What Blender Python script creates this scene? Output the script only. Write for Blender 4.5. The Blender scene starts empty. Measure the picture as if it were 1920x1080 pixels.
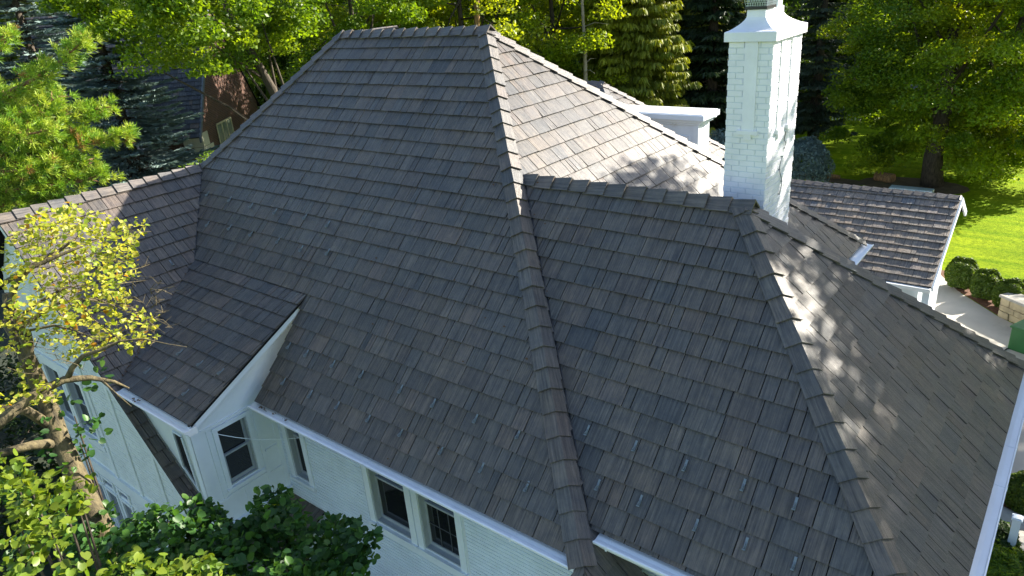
import bpy, math, random
import numpy as np
from mathutils import Vector, Matrix
R_ = random.Random(11)
C = bpy.context.scene.collection
sc = bpy.context.scene

# ---------------------------------------------------------------- camera
cam_d = bpy.data.cameras.new('camera'); cam = bpy.data.objects.new('camera', cam_d); C.objects.link(cam)
cr = Vector((0.7836589, 0.6165120, -0.0761032)); cu = Vector((-0.1879425, 0.3520812, 0.9169059)); cf = Vector((-0.5920780, 0.7042384, -0.3917804))
CAM = Vector((3.5791, -5.0705, 6.0))
mw = Matrix((cr, cu, -cf)).transposed().to_4x4(); mw.translation = CAM
cam.matrix_world = mw
cam_d.sensor_width = 36.0; cam_d.lens = 1355.486 / 1920 * 36
cam_d.clip_start = 0.1; cam_d.clip_end = 1500
sc.camera = cam
sc.render.resolution_x = 1024; sc.render.resolution_y = 576

# ---------------------------------------------------------------- light
SUN_EL, SUN_AZ = math.radians(29), math.radians(60.5)      # azimuth counted from +X towards +Y
S = Vector((math.cos(SUN_EL) * math.cos(SUN_AZ), math.cos(SUN_EL) * math.sin(SUN_AZ), math.sin(SUN_EL)))
w = bpy.data.worlds.new('World'); sc.world = w; w.use_nodes = True
nt = w.node_tree; nt.nodes.clear()
sky = nt.nodes.new('ShaderNodeTexSky'); sky.sky_type = 'NISHITA'; sky.sun_disc = False
sky.sun_elevation = SUN_EL; sky.sun_rotation = math.pi / 2 - SUN_AZ; sky.dust_density = 1.0; sky.ozone_density = 1.0
bg = nt.nodes.new('ShaderNodeBackground'); bg.inputs['Strength'].default_value = 0.086
wo = nt.nodes.new('ShaderNodeOutputWorld')
nt.links.new(sky.outputs[0], bg.inputs[0]); nt.links.new(bg.outputs[0], wo.inputs[0])
sd = bpy.data.lights.new('sun', 'SUN'); sd.energy = 5.0; sd.angle = math.radians(0.53); sd.color = (1.0, 0.93, 0.80)
so = bpy.data.objects.new('sun', sd); C.objects.link(so); so.rotation_euler = (-S).to_track_quat('-Z', 'Y').to_euler()
so.location = (20, 30, 40)
sc.view_settings.view_transform = 'Standard'; sc.view_settings.look = 'None'
sc.view_settings.exposure = 1.85; sc.view_settings.gamma = 1.0; sc.view_settings.use_curve_mapping = False

# ---------------------------------------------------------------- materials
def node(nt, t, **kw):
    n = nt.nodes.new(t)
    for k, v in kw.items():
        if k in n.inputs: n.inputs[k].default_value = v
        else: setattr(n, k, v)
    return n
def new_mat(name):
    m = bpy.data.materials.new(name); m.use_nodes = True; m.node_tree.nodes.clear()
    o = m.node_tree.nodes.new('ShaderNodeOutputMaterial')
    b = m.node_tree.nodes.new('ShaderNodeBsdfPrincipled')
    m.node_tree.links.new(b.outputs[0], o.inputs[0])
    return m, m.node_tree, b, o
def rampn(nt, fac, c0, c1, p0=0.35, p1=0.65):
    r = nt.nodes.new('ShaderNodeValToRGB'); r.color_ramp.elements[0].position = p0; r.color_ramp.elements[1].position = p1
    r.color_ramp.elements[0].color = (*c0, 1); r.color_ramp.elements[1].color = (*c1, 1)
    nt.links.new(fac, r.inputs[0]); return r
def noise(nt, vec, scale, detail=4, rough=0.6):
    n = nt.nodes.new('ShaderNodeTexNoise'); n.inputs['Scale'].default_value = scale; n.inputs['Detail'].default_value = detail; n.inputs['Roughness'].default_value = rough
    if vec is not None: nt.links.new(vec, n.inputs['Vector'])
    return n
def mixc(nt, mode, fac, a, b):
    m = nt.nodes.new('ShaderNodeMix'); m.data_type = 'RGBA'; m.blend_type = mode
    for s_, x in ((0, fac), (6, a), (7, b)):
        if isinstance(x, (int, float)): m.inputs[s_].default_value = x
        elif isinstance(x, tuple): m.inputs[s_].default_value = (*x, 1)
        else: nt.links.new(x, m.inputs[s_])
    return m.outputs[2]
def mat_simple(name, col, rough=0.6, var=0.15, scale=3.0, bump=0.0, bscale=40, metal=0.0, dirt=None, spec=0.5):
    m, nt, b, o = new_mat(name)
    g = nt.nodes.new('ShaderNodeNewGeometry')
    n = noise(nt, g.outputs['Position'], scale, 6)
    lo = tuple(c * (1 - var) for c in col); hi = tuple(min(1, c * (1 + var)) for c in col)
    r = rampn(nt, n.outputs[0], lo, hi, 0.3, 0.7)
    c = r.outputs[0]
    if dirt:
        n2 = noise(nt, g.outputs['Position'], dirt[1], 8, 0.7)
        r2 = rampn(nt, n2.outputs[0], (0, 0, 0), (1, 1, 1), dirt[2], dirt[2] + 0.12)
        c = mixc(nt, 'MIX', r2.outputs[0], c, dirt[0])
    nt.links.new(c, b.inputs['Base Color']) if not isinstance(c, tuple) else None
    b.inputs['Roughness'].default_value = rough; b.inputs['Metallic'].default_value = metal
    b.inputs['Specular IOR Level'].default_value = spec
    if bump:
        n3 = noise(nt, g.outputs['Position'], bscale, 6)
        bp = nt.nodes.new('ShaderNodeBump'); bp.inputs['Strength'].default_value = bump; bp.inputs['Distance'].default_value = 0.01
        nt.links.new(n3.outputs[0], bp.inputs['Height']); nt.links.new(bp.outputs[0], b.inputs['Normal'])
    return m
def mat_shake():
    m, nt, b, o = new_mat('synthetic_shake')
    t = node(nt, 'ShaderNodeAttribute', attribute_name='tint'); gr = node(nt, 'ShaderNodeAttribute', attribute_name='grain')
    mp = nt.nodes.new('ShaderNodeMapping'); mp.inputs['Scale'].default_value = (1, 0.035, 1)
    nt.links.new(gr.outputs['Vector'], mp.inputs['Vector'])
    n1 = noise(nt, mp.outputs[0], 46, 6, 0.68)
    n1b = noise(nt, mp.outputs[0], 190, 3, 0.6)
    n2 = noise(nt, gr.outputs['Vector'], 7, 6, 0.7)
    g = nt.nodes.new('ShaderNodeNewGeometry'); n3 = noise(nt, g.outputs['Position'], 0.9, 3)
    s1 = rampn(nt, n1.outputs[0], (.50, .50, .53), (1.56, 1.52, 1.46), .33, .67)
    s2 = rampn(nt, n2.outputs[0], (.78, .81, .87), (1.22, 1.17, 1.10), .34, .66)
    s3 = rampn(nt, n3.outputs[0], (.88, .90, .94), (1.10, 1.07, 1.02), .35, .65)
    c = mixc(nt, 'MULTIPLY', 1.0, t.outputs['Color'], s1.outputs[0])
    c = mixc(nt, 'MULTIPLY', 1.0, c, s2.outputs[0]); c = mixc(nt, 'MULTIPLY', 1.0, c, s3.outputs[0])
    nt.links.new(c, b.inputs['Base Color'])
    rr = nt.nodes.new('ShaderNodeMapRange'); rr.inputs[3].default_value = 0.34; rr.inputs[4].default_value = 0.56
    nt.links.new(n1.outputs[0], rr.inputs[0]); nt.links.new(rr.outputs[0], b.inputs['Roughness'])
    ad = node(nt, 'ShaderNodeMath', operation='ADD'); nt.links.new(n1.outputs[0], ad.inputs[0]); nt.links.new(n1b.outputs[0], ad.inputs[1])
    bp = nt.nodes.new('ShaderNodeBump'); bp.inputs['Strength'].default_value = 0.75; bp.inputs['Distance'].default_value = 0.008
    nt.links.new(ad.outputs[0], bp.inputs['Height']); nt.links.new(bp.outputs[0], b.inputs['Normal'])
    return m
def mat_leaf(name, trans=0.45, rough=0.5, tcol=(1.35, 1.3, 0.45), spec=0.4):
    m, nt, b, o = new_mat(name)
    t = node(nt, 'ShaderNodeAttribute', attribute_name='tint')
    nt.links.new(t.outputs['Color'], b.inputs['Base Color']); b.inputs['Roughness'].default_value = rough
    b.inputs['Specular IOR Level'].default_value = spec
    tr = nt.nodes.new('ShaderNodeBsdfTranslucent')
    c = mixc(nt, 'MULTIPLY', 1.0, t.outputs['Color'], tcol)
    nt.links.new(c, tr.inputs[0])
    mx = nt.nodes.new('ShaderNodeMixShader'); mx.inputs[0].default_value = trans
    nt.links.new(b.outputs[0], mx.inputs[1]); nt.links.new(tr.outputs[0], mx.inputs[2]); nt.links.new(mx.outputs[0], o.inputs[0])
    return m
def mat_bark(name, c0, c1):
    m, nt, b, o = new_mat(name)
    g = nt.nodes.new('ShaderNodeNewGeometry')
    mp = nt.nodes.new('ShaderNodeMapping'); mp.inputs['Scale'].default_value = (1, 1, .25); nt.links.new(g.outputs['Position'], mp.inputs[0])
    n = noise(nt, mp.outputs[0], 14, 8, .7); r = rampn(nt, n.outputs[0], c0, c1, .38, .62)
    nt.links.new(r.outputs[0], b.inputs['Base Color']); b.inputs['Roughness'].default_value = .9
    bp = nt.nodes.new('ShaderNodeBump'); bp.inputs['Strength'].default_value = .8; bp.inputs['Distance'].default_value = .03
    nt.links.new(n.outputs[0], bp.inputs['Height']); nt.links.new(bp.outputs[0], b.inputs['Normal'])
    return m
def mat_glass(name='window_glass'):
    m, nt, b, o = new_mat(name)
    b.inputs['Base Color'].default_value = (.010, .012, .014, 1); b.inputs['Roughness'].default_value = .04
    b.inputs['Specular IOR Level'].default_value = .5
    return m
def mat_lawn():
    m, nt, b, o = new_mat('lawn_grass')
    g = nt.nodes.new('ShaderNodeNewGeometry')
    n1 = noise(nt, g.outputs['Position'], .35, 5, .6); n2 = noise(nt, g.outputs['Position'], 9, 8, .75)
    mp = nt.nodes.new('ShaderNodeMapping'); mp.inputs['Scale'].default_value = (.12, 1.1, 1); mp.inputs['Rotation'].default_value = (0, 0, .6); nt.links.new(g.outputs['Position'], mp.inputs[0])
    n3 = noise(nt, mp.outputs[0], 1.1, 3)
    a = rampn(nt, n1.outputs[0], (.165, .27, .004), (.225, .34, .005), .3, .7)
    c = mixc(nt, 'MULTIPLY', 1.0, a.outputs[0], rampn(nt, n2.outputs[0], (.5, .58, .45), (1.5, 1.35, 1.5), .35, .68).outputs[0])
    c = mixc(nt, 'MULTIPLY', 1.0, c, rampn(nt, n3.outputs[0], (.82, .88, .8), (1.3, 1.14, 1.6), .4, .62).outputs[0])
    nt.links.new(c, b.inputs['Base Color']); b.inputs['Roughness'].default_value = .8; b.inputs['Specular IOR Level'].default_value = .04
    bp = nt.nodes.new('ShaderNodeBump'); bp.inputs['Strength'].default_value = 1; bp.inputs['Distance'].default_value = .08
    n4 = noise(nt, g.outputs['Position'], 14, 6, .8)
    nt.links.new(n4.outputs[0], bp.inputs['Height']); nt.links.new(bp.outputs[0], b.inputs['Normal'])
    return m
MS = mat_shake()
M_UNDER = mat_simple('roof_underlay', (.012, .012, .014), .95, spec=.1)
M_WHITE = mat_simple('white_paint', (.71, .78, .85), .5, .05, 2.0, .12, 30, dirt=((.55, .56, .55), 1.7, .66))
M_BRICKW = mat_simple('white_painted_brick', (.78, .775, .82), .6, .07, 3.0, .5, 60, dirt=((.58, .60, .60), 4.0, .66))
M_WALLB = mat_simple('white_wall_brick_blue_shade', (.66, .75, .85), .6, .07, 3.0, .5, 60, dirt=((.52, .60, .66), 3.0, .66))  # chimney's white paint again, with the blue of skylit shade put into the colour
M_CREAM = mat_simple('cream_paint', (.62, .67, .66), .6, .06, 1.5, .35, 50, dirt=((.50, .53, .48), 2.2, .62))
M_CREAMB = mat_simple('cream_painted_brick', (.60, .65, .63), .65, .08, 3.0, .5, 60)
M_METALW = mat_simple('white_aluminium', (.78, .80, .82), .32, .04, 3.0, dirt=((.45, .47, .48), 3.5, .68))
M_GUARD = mat_simple('grey_metal', (.15, .18, .205), .6, .15, 30)
M_DARKM = mat_simple('black_metal', (.012, .013, .016), .45, .2)
M_FLASH = mat_simple('dark_flashing', (.02, .024, .03), .4, .2, metal=.3)
M_SASH = mat_simple('grey_sash_paint', (.34, .38, .42), .5, .06)
M_JAMB = mat_simple('dark_grey_muntin', (.08, .09, .10), .6, .1)  # even dark grey, used on the muntins
M_MORTAR = mat_simple('painted_mortar', (.60, .65, .70), .8, .08, 20)
M_GLASS = mat_glass()
M_CONC = mat_simple('pale_concrete', (.42, .39, .34), .85, .12, .6, .3, 30, dirt=((.32, .30, .26), .5, .6))
M_MULCH = mat_simple('brown_mulch', (.12, .055, .028), .95, .5, 12, 1.0, 25)
M_STONE = mat_simple('tan_wall_stone', (.44, .36, .22), .85, .3, 2.2, .7, 22)
M_COPING = mat_simple('grey_coping_stone', (.36, .34, .30), .8, .2, 5, .5, 20)
M_SLATE = MS
M_REDBRICK = None
M_GREENP = mat_simple('green_plastic', (.02, .12, .03), .5, .15)
M_BLUE = mat_simple('pale_blue_vinyl', (.50, .60, .66), .4, .1)
M_ASPH = mat_simple('grey_asphalt', (.16, .16, .155), .9, .15, 1.0)
M_SHADEBED = mat_simple('dark_ground_cover', (.022, .030, .016), .95, .4, 5, 1.0, 20)  # kept near black so little light bounces up from it
M_DIRT = mat_simple('bare_soil', (.13, .09, .05), .95, .35, 2.5, 1.0, 12)
M_BARK = mat_bark('grey_brown_bark', (.025, .019, .013), (.09, .07, .05))
M_BARK2 = mat_bark('warm_orange_bark', (.13, .07, .03), (.34, .20, .09))
M_BARK3 = mat_bark('mossy_redbud_bark', (.04, .032, .018), (.15, .12, .06))
M_TWIG = mat_bark('pale_twig_bark', (.22, .18, .13), (.42, .36, .28))
M_LAWN = mat_lawn()
L_DEC = mat_leaf('deciduous_leaf', .55, .45, (1.7, 1.55, .45))
L_RED = mat_leaf('redbud_leaf', .5, .42, (1.3, 1.2, .5))
L_PINE = mat_leaf('pine_needles', .35, .5, (1.2, 1.1, .5))
L_SPR = mat_leaf('spruce_needles', .25, .55, (1.2, 1.15, .6))
L_BLUE = mat_leaf('blue_spruce_needles', .2, .55, (1.1, 1.1, .9))
def mat_redbrick():
    m, nt, b, o = new_mat('red_brick')
    tc = node(nt, 'ShaderNodeAttribute', attribute_name='grain')
    br = nt.nodes.new('ShaderNodeTexBrick'); nt.links.new(tc.outputs['Vector'], br.inputs['Vector'])
    br.inputs['Scale'].default_value = 1.0; br.inputs['Brick Width'].default_value = .22; br.inputs['Row Height'].default_value = .075; br.inputs['Mortar Size'].default_value = .008
    br.inputs['Color1'].default_value = (.13, .055, .032, 1); br.inputs['Color2'].default_value = (.085, .036, .024, 1); br.inputs['Mortar'].default_value = (.14, .125, .11, 1)
    nt.links.new(br.outputs['Color'], b.inputs['Base Color']); b.inputs['Roughness'].default_value = .9
    bp = nt.nodes.new('ShaderNodeBump'); bp.inputs['Strength'].default_value = .6; bp.inputs['Distance'].default_value = .008; bp.invert = True
    nt.links.new(br.outputs['Fac'], bp.inputs['Height']); nt.links.new(bp.outputs[0], b.inputs['Normal'])
    return m
M_REDBRICK = mat_redbrick()

# ---------------------------------------------------------------- mesh helpers
class MB:
    def __init__(s): s.v = []; s.f = []; s.t = []; s.g = []
    def add(s, verts, faces, tint=None, grain=None):
        k = len(s.v); s.v += [tuple(x) for x in verts]; s.f += [tuple(i + k for i in f) for f in faces]
        s.t += [tint or (1, 1, 1)] * len(verts); s.g += grain if grain else [(0, 0, 0)] * len(verts)
    def box(s, a, b, M=None, tint=None):
        x0, y0, z0 = a; x1, y1, z1 = b
        vs = [Vector(p) for p in ((x0, y0, z0), (x1, y0, z0), (x1, y1, z0), (x0, y1, z0), (x0, y0, z1), (x1, y0, z1), (x1, y1, z1), (x0, y1, z1))]
        if M: vs = [M @ p for p in vs]
        s.add(vs, [(0, 3, 2, 1), (4, 5, 6, 7), (0, 1, 5, 4), (1, 2, 6, 5), (2, 3, 7, 6), (3, 0, 4, 7)], tint)
    def tube(s, pts, rad, n=7, tint=None):
        pts = [Vector(p) for p in pts]; rings = []
        for i, p in enumerate(pts):
            d = (pts[min(i + 1, len(pts) - 1)] - pts[max(i - 1, 0)]).normalized()
            a = d.orthogonal().normalized() if i == 0 else (rings_a - d * rings_a.dot(d)).normalized()
            rings_a = a; b = d.cross(a); r = rad[i] if isinstance(rad, (list, tuple)) else rad
            rings.append([p + (a * math.cos(2 * math.pi * j / n) + b * math.sin(2 * math.pi * j / n)) * r for j in range(n)])
        vs = [v for r in rings for v in r]; fs = []
        for i in range(len(pts) - 1):
            for j in range(n): fs.append((i * n + j, i * n + (j + 1) % n, (i + 1) * n + (j + 1) % n, (i + 1) * n + j))
        fs.append(tuple(range(n))[::-1]); fs.append(tuple((len(pts) - 1) * n + j for j in range(n)))
        s.add(vs, fs, tint)
    def prism(s, poly, ext):
        n = len(poly); e = Vector(ext); vs = [Vector(p) for p in poly] + [Vector(p) + e for p in poly]
        s.add(vs, [tuple(range(n))[::-1], tuple(range(n, 2 * n))] + [(i, (i + 1) % n, n + (i + 1) % n, n + i) for i in range(n)])
    def build(s, name, mat, parent=None, smooth=False, bevel=0):
        me = bpy.data.meshes.new(name); me.from_pydata(s.v, [], s.f); me.materials.append(mat)
        at = me.attributes.new('tint', 'FLOAT_COLOR', 'POINT'); at.data.foreach_set('color', np.array([(*c, 1) for c in s.t], dtype=np.float32).ravel())
        ag = me.attributes.new('grain', 'FLOAT_VECTOR', 'POINT'); ag.data.foreach_set('vector', np.array(s.g, dtype=np.float32).ravel())
        if smooth: me.polygons.foreach_set('use_smooth', [True] * len(me.polygons))
        me.update()
        o = bpy.data.objects.new(name, me); C.objects.link(o)
        if parent: o.parent = parent
        if bevel:
            bv = o.modifiers.new('bevel', 'BEVEL'); bv.width = bevel; bv.segments = 2; bv.limit_method = 'ANGLE'
        return o
def np_obj(name, V, F, T, mat, parent=None):
    """V (n,3), F (m,k) all faces of k corners, T (n,3) tints"""
    me = bpy.data.meshes.new(name); n, (m, k) = len(V), F.shape
    me.vertices.add(n); me.vertices.foreach_set('co', V.astype(np.float32).ravel())
    me.loops.add(m * k); me.loops.foreach_set('vertex_index', F.astype(np.int32).ravel())
    me.polygons.add(m); me.polygons.foreach_set('loop_start', np.arange(0, m * k, k, dtype=np.int32))
    me.polygons.foreach_set('loop_total', np.full(m, k, dtype=np.int32))
    me.update(calc_edges=True); me.validate()
    at = me.attributes.new('tint', 'FLOAT_COLOR', 'POINT')
    at.data.foreach_set('color', np.concatenate([T, np.ones((n, 1))], 1).astype(np.float32).ravel())
    me.materials.append(mat)
    o = bpy.data.objects.new(name, me); C.objects.link(o)
    if parent: o.parent = parent
    return o
def empty(name, label, cat, loc=(0, 0, 0), group=None):
    o = bpy.data.objects.new(name, None); C.objects.link(o); o.location = loc
    o['label'] = label; o['category'] = cat
    if group: o['group'] = group
    return o
def tag(o, label, cat, group=None):
    o['label'] = label; o['category'] = cat
    if group: o['group'] = group
    return o
def adopt(o, parent):
    """parent an object whose mesh is in world coordinates to a thing that stands elsewhere"""
    o.parent = parent; o.location = o.location - parent.location; return o
def structure(o): o['kind'] = 'structure'; return o

# ================================================================ THE GROUND
GZ = -5.5
def sheet(name, pts, z, mat, kind='structure'):
    b = MB(); b.add([(x, y, z) for x, y in pts], [tuple(range(len(pts)))]); o = b.build(name, mat); o['kind'] = kind; return o
sheet('lawn', [(-700, -700), (700, -700), (700, 700), (-700, 700)], GZ, M_LAWN)
sheet('driveway', [(-6, 14), (-3.5, 25.8), (-.6, 26.0), (.1, 24.5), (.9, 22.9), (2.2, 21.45), (3.4, 20.5), (11, 16), (12, 12), (3.9, 12.6), (3.0, 12.2), (3.0, 3), (-6, 3)], GZ + .004, M_CONC)
sheet('mulch_bed', [(-.3, 24.9), (.75, 23.1), (2.2, 21.5), (3.3, 20.6), (3.6, 21.6), (2.4, 23.4), (.9, 24.9)], GZ + .008, M_MULCH)
sheet('planting_bed', [(3.02, 12.1), (3.9, 12.5), (8, 12), (8, 2), (3.02, 2)], GZ + .012, M_MULCH)
sheet('garden_path', [(-22, 37.5), (-12, 36.2), (-6, 35.3), (-5, 36.2), (-11.5, 37.2), (-22, 38.6)], GZ + .004, M_DIRT)
sheet('soil_ring', [(-3.4 + 2.6 * math.cos(a), 36.4 + 1.5 * math.sin(a)) for a in [i * math.pi / 8 for i in range(16)]], GZ + .012, M_DIRT)
sheet('forest_floor', [(-95, 5), (-14, 36.5), (-17, 47), (-17, 120), (-300, 160), (-300, 0)], GZ + .004, M_DIRT)
sheet('street', [(-17, 62), (40, 70), (40, 76), (-17, 69)], GZ + .008, M_ASPH)
sheet('far_street', [(-120, 26), (-60, 14), (-58, 19), (-120, 33)], GZ + .012, M_CONC)
sheet('undergrowth_soil', [(-50, -30), (-13.5, -30), (-13.5, 14), (-30, 20), (-50, 14)], GZ + .008, M_SHADEBED)
sheet('bounce_cut_sheet', [(-13.4, -30), (2.9, -30), (2.9, 2), (-13.4, 2)], GZ + .012, M_SHADEBED)  # unseen dark sheet added to cut lawn light bouncing onto the front walls

# ================================================================ THE HOUSE
s, s2, s3, s4, s4b = 1.019, 1.0237, 1.018, 0.997, 0.904
h1, xA = 5.233, -9.033
house = empty('house', 'large white painted brick house under wood-look grey-brown shake roofs', 'house', (0, 0, GZ))
HP = house
def P_(o): return adopt(o, house)
O = Vector((0, 0, 0)); Bp = Vector((-h1 / s2, h1 / s, h1)); Ap = Vector((xA, h1 / s, h1))
x5, z5, s5, yR = -11.416, 2.806, .9676, -1.2514
D5 = Vector((x5, z5 / s, z5)); yk, x6, s6 = 1.356, -6.331, .4945; zk = s * yk
xa = x5 + (z5 - zk) / s5; y6 = -1.1; z6 = zk - s6 * (yk - y6); xb = x5 + (z5 - z6) / s5
K6 = Vector((x6, yk, zk)); E6 = Vector((x6, y6, z6))
h3, y3, wx = 3.2158, 3.4054, .3175; z3e, z4e = .13, .13
V3 = Vector((-h3 / s2, y3, h3)); W3 = Vector((wx, y3, h3))
ye3 = y3 - (h3 - z3e) / s3; xe4 = wx + (h3 - z4e) / s4
C3 = Vector((xe4, ye3, z3e)); C4 = Vector((xe4, y3 + (h3 - z4e) / s4b, z4e))
PAL = [(.118, .105, .095), (.111, .102, .096), (.124, .107, .094), (.102, .098, .095), (.116, .105, .097), (.118, .102, .093), (.108, .101, .096)]
def shake_tint(rng, br=1.0):
    c = rng.choice(PAL)
    if rng.random() < .025: c = (.082, .083, .086)
    if rng.random() < .05: c = (.140, .115, .101)
    k = rng.uniform(.86, 1.14) * br * .76
    return tuple(x * k for x in c)
def clip(poly, conv):
    """Sutherland-Hodgman; conv is a counter-clockwise convex polygon in (u, v)"""
    for i in range(len(conv)):
        ax, ay = conv[i]; bx, by = conv[(i + 1) % len(conv)]; out = []
        for j in range(len(poly)):
            p, q = poly[j], poly[(j + 1) % len(poly)]
            dp = (bx - ax) * (p[1] - ay) - (by - ay) * (p[0] - ax); dq = (bx - ax) * (q[1] - ay) - (by - ay) * (q[0] - ax)
            if dp >= 0: out.append(p)
            if (dp >= 0) != (dq >= 0):
                t = dp / (dp - dq); out.append((p[0] + (q[0] - p[0]) * t, p[1] + (q[1] - p[1]) * t))
        poly = out
        if len(poly) < 3: return []
    return poly
class Plane:
    def __init__(s_, o, U, up):
        s_.o = Vector(o); s_.U = Vector(U).normalized(); up = Vector(up); s_.V = (up - s_.U * up.dot(s_.U)).normalized(); s_.N = s_.U.cross(s_.V)
        if s_.N.z < 0: s_.N = -s_.N
    def uv(s_, p): d = Vector(p) - s_.o; return (d.dot(s_.U), d.dot(s_.V))
    def w(s_, u, v, h=0): return s_.o + s_.U * u + s_.V * v + s_.N * h
def area2(poly): return sum(poly[i][0] * poly[(i + 1) % len(poly)][1] - poly[(i + 1) % len(poly)][0] * poly[i][1] for i in range(len(poly))) / 2
def ccw(poly): return poly if area2(poly) > 0 else poly[::-1]
EXPO = .279
def make_shakes(pl, polys, v0, rng, expo=EXPO, thick=.027, widths=(.12, .16, .21, .24, .28, .31, .36, .42), gap=.011, br=1.0, jit=.003):
    """list of (verts, faces, tint, grain, centre, area) clipped to convex polygons (world points)"""
    uvp = [ccw([pl.uv(p) for p in poly]) for poly in polys]
    if not uvp: return []
    us = [u for p in uvp for u, v in p]; vs = [v for p in uvp for u, v in p]
    u0, u1, vmin, vmax = min(us), max(us), min(vs), max(vs)
    res = []; k = math.floor((vmin - v0) / expo)
    while v0 + k * expo < vmax:
        va = v0 + k * expo; vb = va + expo + .025; k += 1
        if vb < vmin: continue
        u = u0 - rng.uniform(0, .3)
        while u < u1:
            wd = rng.choice(widths) * rng.uniform(.92, 1.08); ua, ub = u + gap / 2, u + wd - gap / 2; u += wd
            th = thick * rng.uniform(.75, 1.3); j = rng.uniform(-jit, jit); j2 = j + rng.uniform(-.002, .002)
            tint = shake_tint(rng, br); gx, gz = rng.uniform(0, 90), rng.uniform(0, 90)
            for cp in uvp:
                q = clip([(ua, va + j), (ub, va + j2), (ub, vb), (ua, vb)], cp)
                if len(q) < 3 or abs(area2(q)) < 4e-4: continue
                n = len(q); top = [pl.w(a, b, .003 + th * max(0, min(1, (vb - b) / (vb - va)))) for a, b in q]; bot = [pl.w(a, b + (.022 if b - va < .02 else 0), -.004) for a, b in q]
                vs_ = top + bot; fs = [tuple(range(n))] + [(i, n + i, n + (i + 1) % n, (i + 1) % n) for i in range(n)]
                cx = sum(a for a, b in q) / n; cy = sum(b for a, b in q) / n
                res.append((vs_, fs, tint, [(a + gx, b, gz) for a, b in q] * 2, pl.w(cx, cy), abs(area2(q)), pl.N))
    return res
ALLS = []      # (importance, slope object, record)
def roof_slope(pl, polys, v0, seed, name='roof_slope', owner=None, collect=True, **kw):
    b = MB()
    for poly in polys:
        top = [Vector(p) + pl.N * -.006 for p in poly]; n = len(top)
        bot = [p - pl.N * .035 for p in top]
        b.add(top + bot, [tuple(range(n)), tuple(range(n, 2 * n))[::-1]] + [(i, (i + 1) % n, n + (i + 1) % n, n + i) for i in range(n)])
    o = b.build(name, M_UNDER); adopt(o, owner or house)
    recs = make_shakes(pl, polys, v0, random.Random(seed), **kw)
    for r in recs:
        d = CAM - r[4]; imp = r[5] * max(.01, d.normalized().dot(r[6])) / d.length_squared
        p = r[4] - CAM; z = p.dot(cf)
        if z <= 0 or abs(p.dot(cr) / z) > .70 or abs(p.dot(cu) / z) > .39: imp *= .01
        ALLS.append((imp if collect else -1, o, r))
    return o
def shake_obj(r, parent):
    b = MB(); b.add(r[0], r[1], r[2], r[3]); o = b.build('shake', MS); o.parent = parent; return o
def flush_shakes(limit=300):
    global ALLS
    ALLS.sort(key=lambda t: -t[0])
    for imp, par, r in ALLS[:limit]:
        shake_obj(r, par)
    rest = {}
    for imp, par, r in ALLS[limit:]: rest.setdefault(par.name, (par, []))[1].append(r)
    for par, rs in rest.values():
        b = MB()
        for r in rs: b.add(r[0], r[1], r[2], r[3])
        o = b.build('shakes', MS); o.parent = par; o['kind'] = 'stuff'
    ALLS = []
UPX = Vector((0, 1, s))
pl1 = Plane((0, 0, 0), (1, 0, 0), UPX)
hipk = Vector((-zk / s2, yk, zk))
roof_slope(pl1, [[Ap, Vector((x5, z5 / s, z5)), Vector((xa, yk, zk)), hipk, Bp], [K6, Vector((x6, 0, 0)), O, hipk]], -.02, 1)
pl2 = Plane((0, 0, 0), (0, 1, 0), (-1, 0, s2))
hb = Vector((-.02, 11.48, .02)); yB2 = hb.y; sb_ = (h1 - .02) / (hb.y - h1 / s)
roof_slope(pl2, [[Bp, Vector((-.02, y3 + .4, .02)), hb]], 0.05, 2)
V3b = Vector((-.02, y3 - h3 / s3, .02))
roof_slope(pl2, [[O + Vector((-.02, .02, .02)), Bp, Vector((-.02, y3 + .4, .02))]], .05, 22)
pl3 = Plane((0, ye3, z3e), (1, 0, 0), (0, 1, s3))
roof_slope(pl3, [[V3, Vector((-z3e / s2, ye3, z3e)), C3, W3]], .05, 3)
pl4 = Plane(C3, (0, 1, 0), (-1, 0, s4))
roof_slope(pl4, [[W3, C3, C4]], .03, 4)
plb = Plane(C4, (-1, 0, 0), (0, -1, s4b))
roof_slope(plb, [[W3, C4, Vector((.2, C4.y, z4e)), Vector((-2.2, y3 + 1.2, h3 - 1.2 * s4b)), V3]], .03, 5)
pl5 = Plane((x5, yR, z5), (0, 1, 0), (-1, 0, s5))
Kd = Vector((xb, y6, z6)); lowx = -6.75
roof_slope(pl5, [[D5, Vector((xa, yk, zk)), Kd, Vector((xb, yR, z6)), Vector((x5, yR, z5))],
                 [Vector((xb, yR, z6)), Vector((xb, -1.03, z6)), Vector((lowx, -1.03, z5 - s5 * (lowx - x5))), Vector((lowx, yR, z5 - s5 * (lowx - x5)))]], .12, 6)
pl6 = Plane(E6, (1, 0, 0), (0, 1, s6))
roof_slope(pl6, [[K6, Vector((xa, yk, zk)), Vector((xb, y6, z6)), E6]], -.02, 7)
# hidden left side of the main roof, left slope of the left wing
plL = Plane((x5, z5 / s, z5), (0, -1, 0), (1, 0, s))
xw = -13.25
pl5L = Plane((xw, yR, z5 - (x5 - xw) * s5), (0, 1, 0), (1, 0, s5))
zw = z5 - (x5 - xw) * s5
roof_slope(pl5L, [[Vector((x5, yR, z5)), Vector((x5, 6, z5)), Vector((xw, 6, zw)), Vector((xw, yR, zw))]], .02, 8)
roof_slope(Plane(D5, (0, 1, 0), (1, 0, s)), [[Ap, D5, Vector((x5, 9, z5)), Vector((xA, h1 / s + 1.6, h1))]], .02, 9)
# slope turned away from the camera behind the main ridge
roof_slope(Plane(hb, (-1, 0, 0), (0, -1, sb_)), [[Bp, Ap, Vector((-12, yB2, .02)), hb]], .02, 10)
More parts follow.
